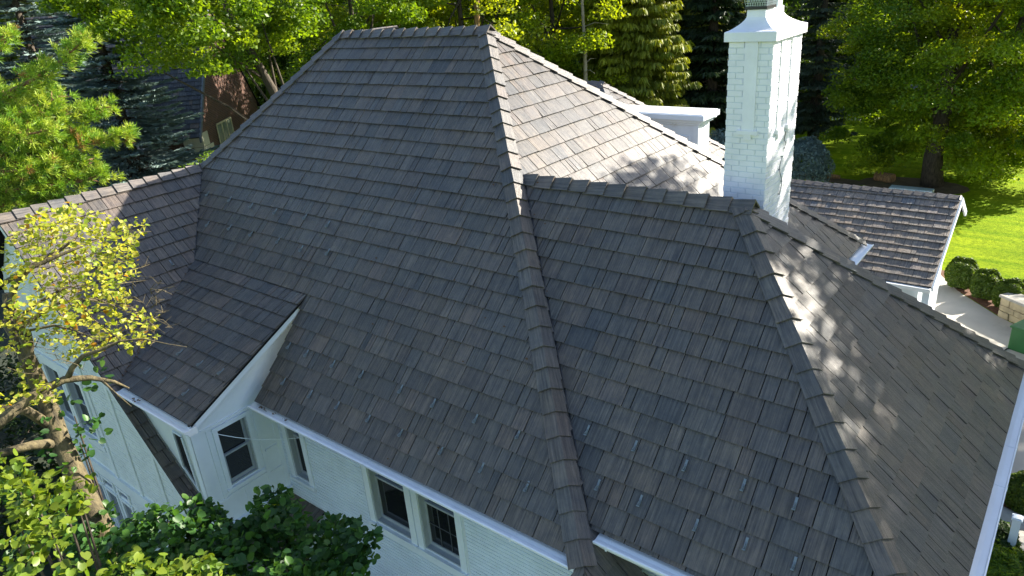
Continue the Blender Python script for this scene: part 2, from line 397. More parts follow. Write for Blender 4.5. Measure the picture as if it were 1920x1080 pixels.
# lower continuation of the end slope where the hip comes down
lowP = Plane((1.0, 0, -1.0 * s2), (0, 1, 0), (-1, 0, s2))
roof_slope(lowP, [[Vector((-.03, .0, .03)), Vector((1.0, -.55, -1.0 * s2)), Vector((1.0, .9, -1.0 * s2)), Vector((-.03, .4, .03))]], .03, 12)
roof_slope(Plane((0, -.55, -.56), (1, 0, 0), (0, 1, 1.0)), [[Vector((.0, -.0, -.0)), Vector((-.25, -.55, -.56)), Vector((1.0, -.55, -.56 - .46)), Vector((.5, -.25, -.52))]], .03, 13)
# far hipped roof at the back of the house
BPk = Vector((-8.0, 13.5, 3.02)); r_ = 2.9
roof_slope(Plane(BPk + Vector((r_, 0, -r_ * .85)), (0, 1, 0), (-1, 0, .85)), [[BPk, BPk + Vector((r_, -r_, -r_ * .85)), BPk + Vector((r_, r_, -r_ * .85))]], .03, 16, collect=False)
roof_slope(Plane(BPk + Vector((0, -r_, -r_ * .85)), (1, 0, 0), (0, 1, .85)), [[BPk, BPk + Vector((-2.5, 0, 0)), BPk + Vector((-2.5, -r_, -r_ * .85)), BPk + Vector((r_, -r_, -r_ * .85))]], .03, 17, collect=False)
flush_shakes(300)

# ---- ridge and hip caps
def caps(P0, P1, Na, Nb, name, seed, expo=.305, wing=.155, start=0.0, parent=None, flip=False):
    """from the low end P0 up to P1; Na, Nb normals of the two slopes"""
    rng = random.Random(seed); P0, P1 = Vector(P0), Vector(P1); d = (P1 - P0).normalized(); L = (P1 - P0).length
    Na, Nb = Vector(Na).normalized(), Vector(Nb).normalized()
    a = Na.cross(d); a = a if a.dot(Nb) < 0 else -a
    b = Nb.cross(d); b = b if b.dot(Na) < 0 else -b
    bis = (Na + Nb).normalized(); cosb = bis.dot(Na)
    t = start; par = parent or house
    while t < L - .02:
        e = min(expo * rng.uniform(.96, 1.04), L - t); ln = min(e + .05, L - t + .02)
        mb = MB(); lift = rng.uniform(-.003, .004); wv = wing * rng.uniform(.95, 1.05); sk = rng.uniform(-.006, .006)
        sec = []
        for (tt, h) in ((t, .058 + lift), (t + ln, .030)):
            c = P0 + d * tt + bis.cross(d).normalized() * (sk if tt == t else 0)
            sec.append([c + a * wv + Na * h, c + bis * (h / cosb), c + b * wv + Nb * h, c + b * wv + Nb * (h - .02), c + bis * ((h - .022) / cosb), c + a * wv + Na * (h - .02)])
        vs = sec[0] + sec[1]
        fs = [(0, 1, 7, 6), (1, 2, 8, 7), (2, 3, 9, 8), (3, 4, 10, 9), (4, 5, 11, 10), (5, 0, 6, 11), (0, 5, 4, 1), (1, 4, 3, 2), (6, 7, 10, 11), (7, 8, 9, 10)]
        gx, gz = rng.uniform(0, 90), rng.uniform(0, 90)
        gr = [(x + gx, y, gz) for y in (t, t + ln) for x in (-wv, 0, wv, wv, 0, -wv)]
        mb.add(vs, fs, shake_tint(rng, 1.08), gr)
        P_(mb.build(name, MS)) if parent is None else adopt(mb.build(name, MS), parent)
        t += e
N1, N2, N3, N4, N4b, N5, N6 = pl1.N, pl2.N, pl3.N, pl4.N, plb.N, pl5.N, pl6.N
Nback = Vector((0, sb_, 1)).normalized(); NL = Vector((-s, 0, 1)).normalized()
caps(O + (O - Bp).normalized() * .06, Bp, N1, N2, 'hip_cap', 1)
caps(Bp + Vector((.12, 0, 0)), Ap, N1, Nback, 'ridge_cap', 2)
caps(D5, Ap, N1, NL, 'hip_cap', 3)
caps(Vector((x5, yR - .02, z5)), D5 + Vector((0, .05, 0)), N5, Vector((-s5, 0, 1)), 'ridge_cap', 4)
caps(C3, W3, N3, N4, 'hip_cap', 5)
caps(C4, W3 + Vector((0, 0, 0)), N4, N4b, 'hip_cap', 6)
caps(W3 + Vector((.15, 0, 0)), V3, N3, N4b, 'ridge_cap', 7)
caps(hb, Bp, N2, Nback, 'hip_cap', 8)
caps(BPk + Vector((r_, -r_, -r_ * .85)), BPk, (.85, 0, 1), (0, -.85, 1), 'hip_cap', 10)
caps(BPk + Vector((r_, r_, -r_ * .85)), BPk, (.85, 0, 1), (0, .85, 1), 'hip_cap', 11)
caps(BPk + Vector((-2.5, 0, 0)), BPk + Vector((.1, 0, 0)), (0, .85, 1), (0, -.85, 1), 'ridge_cap', 12)
# ---- flashings in the valleys
def strip(name, P0, P1, Na, Nb, wd, h, mat):
    mb = MB(); P0, P1 = Vector(P0), Vector(P1); d = (P1 - P0).normalized()
    a = Vector(Na).cross(d).normalized(); b = Vector(Nb).cross(d).normalized()
    if a.dot(Vector(Nb)) < 0: a = -a
    if b.dot(Vector(Na)) < 0: b = -b
    up = Vector((0, 0, 1)); lift = up * h
    mb.add([P0 + a * wd + lift, P0 + lift, P0 + b * wd + lift, P1 + a * wd + lift, P1 + lift, P1 + b * wd + lift], [(0, 1, 4, 3), (1, 2, 5, 4)])
    P_(mb.build(name, mat))
hd = (O - Bp).normalized()
mb = MB()
side = Vector((1, 1, 0)).normalized()
vA, vB = V3 + Vector((0, 0, .03)), Vector((-z3e / s2, ye3, z3e + .03))
for off, hh in ((-.035, .035), (.012, .028)):
    mb.tube([vA + side * off, vB + side * off], .011, 5)
P_(mb.build('valley_flashing', M_FLASH))
strip('valley_flashing', D5, (xa, yk, zk), N1, N5, .012, .036, M_FLASH)

# ---- snow guards
SG = {'a': (pl1, [(-10.65, 2.32), (-9.8, 2.31), (-9.01, 2.28), (-8.21, 2.27), (-7.31, 2.29), (-6.63, 2.25), (-10.1, 1.88), (-9.33, 1.91), (-8.58, 1.9), (-7.72, 1.9), (-7.0, 1.87), (-6.3, 1.91), (-6.15, .72), (-5.67, .71), (-5.0, .71), (-4.34, .72), (-3.5, .72), (-2.84, .71), (-2.08, .72), (-5.88, .33), (-5.18, .32), (-4.53, .33), (-3.84, .34), (-3.17, .34), (-2.4, .34), (-1.38, .73), (-1.7, .34), (-.99, .35)]),
      'b': (pl3, [(-.59, 1.1), (.06, 1.11), (.7, 1.1), (1.36, 1.11), (1.9, 1.11), (-.21, .71), (.34, .72), (1.02, .71), (1.56, .72), (2.05, .72)]),
      'c': (pl6, [(-7.93, -.27), (-7.25, -.29), (-6.65, -.27), (-8.26, -.73), (-7.72, -.75), (-6.98, -.75)]),
      'd': (pl5, [(-10.0, .9), (-10.0, .19)])}
for key, (pl, pts) in SG.items():
    src = None
    for x, y in pts:
        n = pl.N; z = pl.o.z - ((x - pl.o.x) * n.x + (y - pl.o.y) * n.y) / n.z
        M = Matrix((pl.U, pl.V, pl.N)).transposed().to_4x4(); M.translation = Vector((x, y, z)) + pl.N * .021
        if src is None:
            b = MB(); b.box((-.014, -.05, 0), (.014, .075, .006)); b.box((-.016, -.062, 0), (.016, -.05, .034))
            b.add([(-.003, -.045, .004), (-.003, .03, .004), (-.003, -.045, .058), (.003, -.045, .004), (.003, .03, .004), (.003, -.045, .058)], [(0, 1, 2), (3, 5, 4), (0, 3, 4, 1), (1, 4, 5, 2), (2, 5, 3, 0)])
            o = b.build('snow_guard', M_GUARD); src = o
        else:
            o = src.copy(); C.objects.link(o)
        o.parent = house; o.matrix_local = Matrix.Translation(-house.location) @ M

# ---- gutters
def gutter(P0, P1, out, name='gutter', wd=.15, drop=.12, seams=()):
    P0, P1, out = Vector(P0), Vector(P1), Vector(out).normalized(); up = Vector((0, 0, 1))
    prof = [(-.05, .0), (-.05, -drop), (wd * .55, -drop), (wd * .72, -drop * .55), (wd * .95, -drop * .3), (wd, -.03), (wd, -.004), (wd - .015, .002), (wd - .02, -.012), (wd * .5, -.014), (.03, -.002)]
    b = MB(); b.prism([P0 + out * x + up * z for x, z in prof], P1 - P0)
    d = (P1 - P0).normalized()
    o = P_(b.build(name, M_METALW))
    for t in seams:
        c = MB(); p = P0 + (P1 - P0) * t
        c.prism([p + out * x + up * (z + .003) - d * .012 for x, z in [(-.02, 0), (.03, -.001), (wd * .5, -.013), (wd - .02, -.011), (wd + .004, .004), (wd + .004, -.06), (wd + .001, -.06), (wd - .01, -.015), (wd * .5, -.016), (-.02, -.004)]], d * .024)
        o2 = c.build('joint', M_METALW); o2.parent = o
    return o
gutter((-6.40, 0.03, -.045), (-.05, 0.03, -.045), (0, -1, 0), seams=(.45, .86))
gutter((-.02, ye3 + .03, z3e - .045), (xe4 + .05, ye3 + .03, z3e - .045), (0, -1, 0), seams=(.05,))
gutter((xe4 - .03, ye3 - .1, z4e - .045), (xe4 - .03, C4.y, z4e - .045), (1, 0, 0), wd=.17, seams=(.52, .66))
gutter((xb + .12, y6 + .03, z6 - .045), (x6 + .02, y6 + .03, z6 - .045), (0, -1, 0), wd=.16)
gutter((hb.x - .0, hb.y + .1, hb.z - .05), (hb.x - .0, C4.y + .3, hb.z - .05), (1, 0, 0), wd=.2)
# ---- leaf litter caught in the gutters
lt = MB(); rl = random.Random(4)
for x, y, z in [(-6.2, -.03, -.05), (-6.0, -.04, -.05), (-5.75, -.03, -.05), (-6.1, -.02, -.05), (-5.5, -.03, -.05), (-7.9, -1.2, .13), (-7.98, -1.19, .13), (-7.85, -1.17, .13)]:
    for k in range(5):
        c = Vector((x + rl.uniform(-.05, .05), y + rl.uniform(-.02, .02), z + .018)); a = rl.uniform(0, 6); r = rl.uniform(.012, .03)
        lt.add([c + Vector((math.cos(a + q) * r, math.sin(a + q) * r * .6, rl.uniform(0, .012))) for q in (0, 1.6, 3.1, 4.6)], [(0, 1, 2, 3)])
for k in range(70):
    t_ = rl.random() ** .6; base = Vector((xa, yk, zk)).lerp(Vector((xb, y6, z6)), t_) if k < 45 else Vector((rl.uniform(-8, -1), rl.uniform(.05, 3.5), 0))
    pl_ = pl6 if k < 45 else pl1
    x_, y_ = base.x + rl.uniform(0, .10), base.y + rl.uniform(-.03, .03); n_ = pl_.N; z_ = pl_.o.z - ((x_ - pl_.o.x) * n_.x + (y_ - pl_.o.y) * n_.y) / n_.z
    c = Vector((x_, y_, z_)) + n_ * .034; a = rl.uniform(0, 6); r = rl.uniform(.012, .028)
    lt.add([c + (pl_.U * math.cos(a + q) + pl_.V * math.sin(a + q) * .6) * r + n_ * rl.uniform(0, .008) for q in (0, 1.6, 3.1, 4.6)], [(0, 1, 2, 3)])
lo_ = lt.build('fallen_leaves', mat_simple('dead_leaf', (.09, .045, .02), .9)); lo_['kind'] = 'stuff'

# ================================================================ WALLS
def wall_panel(name, org, U, length, zlo, zhi, N, mat, openings=(), thick=.25, bricks=None, trims=(), poly=None, parent=None):
    """vertical wall, openings (u0,u1,z0,z1); solid cells; brick courses on the face where wanted"""
    org, U, N = Vector(org), Vector(U).normalized(), Vector(N).normalized()
    us = sorted({0, length, *[o[0] for o in openings], *[o[1] for o in openings]}); zs = sorted({zlo, zhi, *[o[2] for o in openings], *[o[3] for o in openings]})
    mb = MB()
    def W(u, z, d): return Vector((org.x, org.y, 0)) + U * u + N * d + Vector((0, 0, z))
    for i in range(len(us) - 1):
        for j in range(len(zs) - 1):
            uc, zc = (us[i] + us[i + 1]) / 2, (zs[j] + zs[j + 1]) / 2
            if any(o[0] < uc < o[1] and o[2] < zc < o[3] for o in openings): continue
            mb.prism([W(us[i], zs[j], 0), W(us[i + 1], zs[j], 0), W(us[i + 1], zs[j + 1], 0), W(us[i], zs[j + 1], 0)], -N * thick)
    o = mb.build(name, mat); adopt(o, parent or house)
    if bricks:
        L, Hh, seed = bricks; rng = random.Random(seed); b = MB(); z = zlo; row = 0
        while z < zhi:
            u = -L / 2 if row % 2 else 0
            while u < length:
                a0, a1 = max(0, u + .0022), min(length, u + L - .0022); z0, z1 = z + .006, min(zhi, z + Hh - .006); u += L
                if a1 - a0 < .02: continue
                if poly and not poly((a0 + a1) / 2, (z0 + z1) / 2): continue
                segs = [(a0, a1)]
                for t in list(openings) + list(trims):
                    if t[3] <= z0 or t[2] >= z1: continue
                    ns = []
                    for c0, c1 in segs:
                        if t[1] <= c0 or t[0] >= c1: ns.append((c0, c1)); continue
                        if c0 < t[0]: ns.append((c0, t[0]))
                        if c1 > t[1]: ns.append((t[1], c1))
                    segs = ns
                pr = .011 + rng.uniform(-.001, .001)
                for c0, c1 in segs:
                    if c1 - c0 > .015: 
                        q = [W(c0, z0, -.002), W(c1, z0, -.002), W(c1, z1, -.002), W(c0, z1, -.002)]; e = N * pr
                        vs = q + [p + e for p in q]; b.add(vs, [(4, 5, 6, 7), (0, 1, 5, 4), (1, 2, 6, 5), (2, 3, 7, 6), (3, 0, 4, 7)])
            z += Hh; row += 1
        ob = b.build('brick_courses', M_CREAMB if mat == M_CREAM else M_WALLB); ob.parent = o; ob['kind'] = 'stuff'
    return o
def board(name, org, U, N, u0, u1, z0, z1, proud=.03, mat=None, parent=None, back=0.0):
    org, U, N = Vector(org), Vector(U).normalized(), Vector(N).normalized(); b = MB()
    def W(u, z, d): return Vector((org.x, org.y, 0)) + U * u + N * d + Vector((0, 0, z))
    b.prism([W(u0, z0, -back), W(u1, z0, -back), W(u1, z1, -back), W(u0, z1, -back)], N * (proud + back))
    return adopt(b.build(name, mat or M_WHITE), parent or house)
def window(org, U, N, u0, u1, z0, z1, meet=None, grid=None, recess=.09, sashc=None, mat=None, case=.1, sill=True, parent=None, label=None):
    """casing, jambs, two sashes with rails, dark panes, muntins; u/z give the opening"""
    org, U, N = Vector(org), Vector(U).normalized(), Vector(N).normalized(); par = parent or house
    def W(u, z, d): return Vector((org.x, org.y, 0)) + U * u + N * d + Vector((0, 0, z))
    def bx(b, a0, a1, c0, c1, d0, d1): b.prism([W(a0, c0, d0), W(a1, c0, d0), W(a1, c1, d0), W(a0, c1, d0)], N * (d1 - d0))
    fr = MB(); t = .03
    bx(fr, u0 - case, u0, z0 - .02, z1 + case, -.01, .028); bx(fr, u1, u1 + case, z0 - .02, z1 + case, -.01, .028); bx(fr, u0, u1, z1, z1 + case, -.01, .028)
    w_ = adopt(fr.build('window', mat or M_WHITE), par)
    if label: w_['label'] = label
    jb = MB(); bx(jb, u0, u0 + .02, z0, z1, -.2, -.003); bx(jb, u1 - .02, u1, z0, z1, -.2, -.003); bx(jb, u0 + .02, u1 - .02, z0, z0 + .02, -.2, -.003); bx(jb, u0 + .02, u1 - .02, z1 - .02, z1, -.2, -.003)
    j = jb.build('jamb', M_SASH); j.parent = w_
    zm = meet if meet is not None else (z0 + z1) / 2
    a0, a1 = u0 + .02, u1 - .02; r = .035
    for nm, c0, c1, d in (('sash', z0 + .02, zm + .018, -recess), ('sash', zm - .018, z1 - .02, -recess - .03)):
        sb = MB(); bt = r * 1.7 if nm == 'sash' and c0 < zm - .1 else r
        bx(sb, a0, a0 + r, c0, c1, d - .03, d); bx(sb, a1 - r, a1, c0, c1, d - .03, d); bx(sb, a0 + r, a1 - r, c0, c0 + bt, d - .03, d); bx(sb, a0 + r, a1 - r, c1 - r, c1, d - .03, d)
        so_ = sb.build(nm, sashc or M_SASH); so_.parent = w_
        pb = MB(); bx(pb, a0 + r, a1 - r, c0 + bt, c1 - r, d - .022, d - .016); po = pb.build('pane', M_GLASS); po.parent = w_
        if grid:
            g = MB(); nx, nz = grid
            for i in range(1, nx): uu = a0 + r + (a1 - a0 - 2 * r) * i / nx; bx(g, uu - .005, uu + .005, c0 + bt, c1 - r, d - .014, d - .006)
            for i in range(1, nz): zz = c0 + bt + (c1 - r - c0 - bt) * i / nz; bx(g, a0 + r, a1 - r, zz - .005, zz + .005, d - .013, d - .005)
            go = g.build('muntins', M_JAMB); go.parent = w_
    if sill:
        sb = MB(); bx(sb, u0 - case - .02, u1 + case + .02, z0 - .07, z0 - .021, -.01, .06); so_ = sb.build('sill', mat or M_WHITE); so_.parent = w_
    return w_
# main front wall below the long gutter (y = .45)
YW = .45; X0 = -6.65
mo = [(-4.28 - X0, -3.46 - X0, -1.80, -.50), (-3.19 - X0, -2.44 - X0, -1.80, -.50), (-6.39 - X0, -5.99 - X0, -1.80, -.50)]
trims = [(-4.45 - X0, -2.27 - X0, -1.93, -.3), (-6.52 - X0, -5.86 - X0, -1.93, -.3)]
wall_panel('wall', (X0, YW, 0), (1, 0, 0), -X0 + .1, GZ, -.17, (0, -1, 0), M_MORTAR, mo, .3, (.20, .0665, 3), trims)
for m_, g_ in ((mo[0], None), (mo[1], (3, 2)), (mo[2], None)):
    window((X0, YW, 0), (1, 0, 0), (0, -1, 0), *m_, meet=-.98, grid=g_, case=.12, sashc=M_SASH)
board('fascia_board', (X0, YW, 0), (1, 0, 0), (0, -1, 0), .3, -X0 + .1, -.30, -.171, .04)
b = MB(); b.box((X0 + .3, -.02, -.175), (.0, .45, -.155)); P_(b.build('soffit', M_WHITE))
board('sill_band', (X0, YW, 0), (1, 0, 0), (0, -1, 0), 2.2, 4.4, -1.96, -1.875, .05)
board('corner_board', (X0, YW, 0), (1, 0, 0), (0, -1, 0), -X0 - .02, -X0 + .1, -3.5, -.3, .03)
# wall under the end slope, between main wall and wing, and under the wing
wall_panel('wall', (.1, YW + .3, 0), (0, 1, 0), .3, GZ, -.3, (1, 0, 0), M_WHITE)
wall_panel('wall', (.1, ye3 + .42, 0), (1, 0, 0), xe4 - .5, GZ, -.05, (0, -1, 0), M_MORTAR, (), .3, (.20, .0665, 4))
wall_panel('wall', (xe4 - .4, ye3 + .42, 0), (0, 1, 0), C4.y - ye3 - .8, GZ, -.03, (1, 0, 0), M_MORTAR, (), .3, (.20, .0665, 5))
b = MB(); b.box((.0, ye3 + .0, z3e - .15), (xe4, ye3 + .42, z3e - .13)); b.box((xe4 - .4, ye3 + .42, z3e - .15), (xe4, C4.y, z3e - .13)); P_(b.build('soffit', M_WHITE))
# bay: cheek wall (+X face) and front wall
XC, YF = -6.65, -1.0
co = [(-.605 - YF, -.08 - YF, -1.42, -.335)]
def cheek_top(y): return zk - s6 * (yk - y) - .1
wall_panel('wall', (XC, YF, 0), (0, 1, 0), YW - YF, -2.08, -.12, (1, 0, 0), M_WHITE, co, .2)
b = MB(); b.prism([(XC, YF, -.12), (XC, yk - .05, -.12), (XC, yk - .05, cheek_top(yk - .05)), (XC, YF, cheek_top(YF))], (-.2, 0, 0)); P_(b.build('gable_wall', M_WHITE))
window((XC, YF, 0), (0, 1, 0), (1, 0, 0), *co[0], meet=-.87, case=.075, sill=True, recess=.05)
for a0, a1, c0, c1 in [(.0, .10, -2.0, -.16), (.10, .30, -1.62, -1.58), (.10, 1.42, -1.64, -1.60), (.30, 1.05, -1.60, -1.56), (1.05, 1.11, -2.0, -.2), (.60, .64, -2.0, -1.64), (.10, 1.45, -.24, -.19), (1.36, 1.45, -2.0, -.2), (.22, .25, -1.58, -.24), (1.12, 1.36, -1.18, -1.14)]:
    board('panel_trim', (XC, YF, 0), (0, 1, 0), (1, 0, 0), a0, a1, c0, c1, .016 + .002 * ((int(a0 * 100) + int(-c0 * 100)) % 4))
b = MB(); b.box((XC - .15, YF - .04, -2.16), (XC + .07, YW - .02, -2.08)); P_(b.build('ledge', M_WHITE))
# barge board along the raking edge of the low-pitched roof
d6 = Vector((0, 1, s6)).normalized(); n6 = Vector((0, -s6, 1)).normalized()
for x_, lo_z, hi_z, nm, mt_ in ((x6 - .035, -.02, -.14, 'barge_board', M_WHITE), (x6 - .10, -.14, -.20, 'barge_moulding', M_WHITE)):
    b = MB(); p0, p1 = Vector((x_, y6 - .03, z6 - .02)), Vector((x_, yk, zk))
    b.prism([p0 + n6 * lo_z, p1 + n6 * lo_z, p1 + n6 * hi_z, p0 + n6 * hi_z], (-.03 if nm == 'barge_board' else -.22, 0, 0)); P_(b.build(nm, mt_))
b = MB(); p0, p1 = Vector((x6 - .004, y6 - .03, z6)), Vector((x6 - .004, yk, zk))
b.prism([p0 + n6 * .004, p1 + n6 * .004, p1 - n6 * .022, p0 - n6 * .022], (-.03, 0, 0)); P_(b.build('drip_edge', M_DARKM))
# front of bay and the half-timbered gable wall of the left wing
def rake_z(x): return z5 - s5 * (x - x5)
XL = -13.15; YG = -1.12
b = MB(); b.prism([(XC, YF, -2.08), (XC, YF, z6 - .1), (xb + .1, YF, z6 - .1), (-7.0, YF, rake_z(-7.0)), (-7.0, YF, -2.08)], (0, .1, 0)); P_(b.build('bay_front_wall', M_CREAM))
board('corner_board', (XC - .14, YF, 0), (1, 0, 0), (0, -1, 0), 0, .16, -2.05, -.1, .03)
board('corner_board', (XC, YF - .03, 0), (0, 1, 0), (1, 0, 0), 0, .07, -2.05, -.15, .035)
wn = MB(); wn.prism([(-7.24, YF - .012, -.34), (-7.02, YF - .012, -.34), (-6.95, YF - .012, -1.32), (-7.02, YF - .012, -1.27), (-7.24, YF - .012, -1.02)], (0, .008, 0)); wo_ = P_(wn.build('window', M_GLASS)); wo_['label'] = 'narrow dark window cut off by the raking roof strip'
fb = MB()
for p, q_ in (((-6.985, -.34), (-6.915, -1.36)), ((-7.24, -1.02), (-6.93, -1.36)), ((-7.26, -.34), (-7.26, -1.04)), ((-7.26, -.31), (-6.98, -.31))):
    fb.tube([(p[0], YF - .02, p[1]), (q_[0], YF - .02, q_[1])], .018, 4)
f_ = fb.build('frame', M_WHITE); f_.parent = wo_; f_.location = (0, 0, 0) ; f_.matrix_parent_inverse = Matrix.Identity(4)
b = MB(); pts = [(XL, GZ), (-6.9, GZ), (-6.9, rake_z(-6.9) - .05), (x5, z5 - .08), (XL, z5 - s5 * (x5 - XL) - .08)]
ups = [(-12.31, -11.58, -1.66, -.42), (-11.34, -10.57, -1.66, -.42)]
los = [(-11.88, -11.42, -4.3, -3.12), (-11.20, -10.76, -4.3, -3.12), (-10.50, -10.1, -4.3, -3.12)]
tra = [(a, b_, -2.98, -2.82) for a, b_, _, _ in los]
op = [(a - XL, c - XL, d, e) for a, c, d, e in ups + los + tra]
xs_t = [-12.62, -10.27, -9.25, -8.15, -7.4]
trm = [(x - .055 - XL, x + .055 - XL, -2.5, 3) for x in xs_t] + [(0, 8, -2.72, -2.42), (-12.45 - XL, -10.4 - XL, -1.86, -1.66), (-12.45 - XL, -10.4 - XL, -.42, -.25), (-11.58 - XL, -11.34 - XL, -1.7, -.3), (-12.1 - XL, -9.9 - XL, -4.4, -2.7), (-12.5 - XL, -12.31 - XL, -1.8, -.3), (-10.57 - XL, -10.4 - XL, -1.8, -.3)]
def gable_wall():
    def top(x): return (rake_z(x) if x > x5 else z5 - s5 * (x5 - x)) - .07
    xs = sorted({XL, -6.95, x5, *[o[0] + XL for o in op], *[o[1] + XL for o in op]}); mb = MB()
    for i in range(len(xs) - 1):
        a0, a1 = xs[i], xs[i + 1]; xc = (a0 + a1) / 2
        zs = [GZ]
        for o in sorted([o for o in op if o[0] + XL < xc < o[1] + XL], key=lambda o: o[2]): zs += [o[2], o[3]]
        for j in range(0, len(zs) - 1, 2): mb.prism([(a0, YG, zs[j]), (a1, YG, zs[j]), (a1, YG, zs[j + 1]), (a0, YG, zs[j + 1])], (0, .25, 0))
        mb.prism([(a0, YG, zs[-1]), (a1, YG, zs[-1]), (a1, YG, top(a1)), (a0, YG, top(a0))], (0, .25, 0))
    o = P_(mb.build('gable_wall', M_CREAM))
    rng = random.Random(9); b = MB(); Hh, L = .0665, .20; z = GZ + 1.0; row = 0
    while z < 2.7:
        x = XL - (L / 2 if row % 2 else 0)
        while x < -7.0:
            a0, a1 = max(XL, x + .004), x + L - .004; x += L; z0, z1 = z + .004, z + Hh - .004
            if z1 > min(top(a0), top(a1)) - .12: continue
            segs = [(a0, a1)]
            for t in op + trm:
                if t[3] <= z0 or t[2] >= z1: continue
                ns = []
                for c0, c1 in segs:
                    t0, t1 = t[0] + XL, t[1] + XL
                    if t1 <= c0 or t0 >= c1: ns.append((c0, c1)); continue
                    if c0 < t0: ns.append((c0, t0))
                    if c1 > t1: ns.append((t1, c1))
                segs = ns
            for c0, c1 in segs:
                if c1 - c0 < .015: continue
                e = Vector((0, -(.007 + rng.uniform(-.002, .003)), 0)); q = [Vector((c0, YG + .002, z0)), Vector((c1, YG + .002, z0)), Vector((c1, YG + .002, z1)), Vector((c0, YG + .002, z1))]
                b.add(q + [p + e for p in q], [(4, 5, 6, 7), (0, 1, 5, 4), (1, 2, 6, 5), (2, 3, 7, 6), (3, 0, 4, 7)])
        z += Hh; row += 1
    ob = b.build('brick_courses', M_CREAMB); ob.parent = o; ob['kind'] = 'stuff'
gable_wall()
for i, (a0, a1, c0, c1) in enumerate(ups): window((XL, YG, 0), (1, 0, 0), (0, -1, 0), a0 - XL, a1 - XL, c0, c1, meet=-1.02, mat=M_CREAM, case=.11, recess=.06)
for a0, a1, c0, c1 in los + tra:
    fr = window((XL, YG, 0), (1, 0, 0), (0, -1, 0), a0 - XL, a1 - XL, c0, c1, meet=c1 - .03, mat=M_CREAM, case=.07, sill=c0 < -4, recess=.06)
for x in xs_t: board('timber', (XL, YG, 0), (1, 0, 0), (0, -1, 0), x - .055 - XL, x + .055 - XL, -2.42, min(rake_z(x + .055), 2.3) - .12, .028, M_CREAM)
board('timber', (XL, YG, 0), (1, 0, 0), (0, -1, 0), 0, 5.6, -2.56, -2.42, .05, M_CREAM); board('timber', (XL, YG, 0), (1, 0, 0), (0, -1, 0), 0, 5.6, -2.72, -2.563, .032, M_CREAM)
board('timber', (XL, YG, 0), (1, 0, 0), (0, -1, 0), .5, 2.8, -1.86, -1.735, .04, M_CREAM)
board('timber', (XL, YG, 0), (1, 0, 0), (0, -1, 0), .5, 2.8, -.31, -.17, .045, M_CREAM)
nr = Vector((s5, 0, 1)).normalized()
b = MB(); p0, p1 = Vector((x5, yR + .03, z5)), Vector((-6.9, yR + .03, rake_z(-6.9))); b.prism([p0 - nr * .10, p1 - nr * .10, p1 - nr * .24, p0 - nr * .24], (0, .095, 0)); P_(b.build('barge_board', M_CREAM))
wall_panel('wall', (XL, YG + .25, 0), (0, 1, 0), 8, GZ, 1.2, (-1, 0, 0), M_CREAM)
# small lower roof in the corner between bay and main wall
plq = Plane((-6.85, -1.5, -2.95), (0, -1, 0), (0, 1, 0)) if False else Plane((-6.7, -1.35, -3.1), (1, 0, 0), (0, 1, .45))
roof_slope(plq, [[Vector((-6.7, -1.35, -3.1)), Vector((-5.75, -1.35, -3.1)), Vector((-5.75, YW, -3.1 + .45 * (YW + 1.35))), Vector((-6.7, YW, -3.1 + .45 * (YW + 1.35)))]], .02, 31, collect=False)
flush_shakes(0)
# thin cable from the bay corner to the main wall
b = MB(); p0, p1 = Vector((XC + .06, YF, -.02)), Vector((-6.72 + .9, YW - .06, -.74)); b.tube([p0 + (p1 - p0) * t - Vector((0, 0, .12 * math.sin(math.pi * t))) for t in [i / 8 for i in range(9)]], .006, 4)
P_(b.build('cable', M_WHITE))

# ================================================================ CHIMNEY
CX0, CX1, CY0, CY1, CZT = -.242, .316, 4.1, 5.13, 5.07
ch = MB(); ch.box((CX0, CY0, .5), (CX1, CY1, CZT)); chim = P_(ch.build('chimney', M_MORTAR))
rng = random.Random(77); bh = .0745; bl = .205; z = CZT; row = 0; bricks = []
strips_f = [(-.02, .14, 3.98, CZT)]; strips_r = [(4.36, 4.50, 3.95, CZT), (4.74, 4.88, 3.95, CZT)]
while z > 1.9:
    for face in (0, 1):
        a, b_ = (CX0, CX1) if face == 0 else (CY0, CY1)
        if face == 0 and z < 3.0 or face == 1 and z < 2.2: continue
        u = a - (bl / 2 if (row + face) % 2 else 0)
        while u < b_ - .01:
            c0, c1 = max(a - .006, u + .003), min(b_ + .006, u + bl - .003); u += bl
            if c1 - c0 < .03: continue
            pr = .008 + rng.uniform(-.002, .003); z0, z1 = z - bh + .0035, z - .0035; mb = MB()
            ins = .0025
            if face == 0: q = [Vector((c0, CY0 + .004, z0)), Vector((c1, CY0 + .004, z0)), Vector((c1, CY0 + .004, z1)), Vector((c0, CY0 + .004, z1))]; n = Vector((0, -1, 0)); t_ = Vector((1, 0, 0))
            else: q = [Vector((CX1 - .004, c0, z0)), Vector((CX1 - .004, c1, z0)), Vector((CX1 - .004, c1, z1)), Vector((CX1 - .004, c0, z1))]; n = Vector((1, 0, 0)); t_ = Vector((0, 1, 0))
            f1 = [q[0] + t_ * ins + Vector((0, 0, ins)), q[1] - t_ * ins + Vector((0, 0, ins)), q[2] - t_ * ins - Vector((0, 0, ins)), q[3] + t_ * ins - Vector((0, 0, ins))]
            e = n * (pr + .004); tw = n * rng.uniform(-.002, .002)
            mb.add(q + [f1[0] + e + tw, f1[1] + e - tw, f1[2] + e - tw, f1[3] + e + tw], [(4, 5, 6, 7), (0, 1, 5, 4), (1, 2, 6, 5), (2, 3, 7, 6), (3, 0, 4, 7)])
            bricks.append(mb)
    z -= bh; row += 1
for i, mb in enumerate(bricks[:300]): o = mb.build('brick', M_BRICKW); o.parent = chim
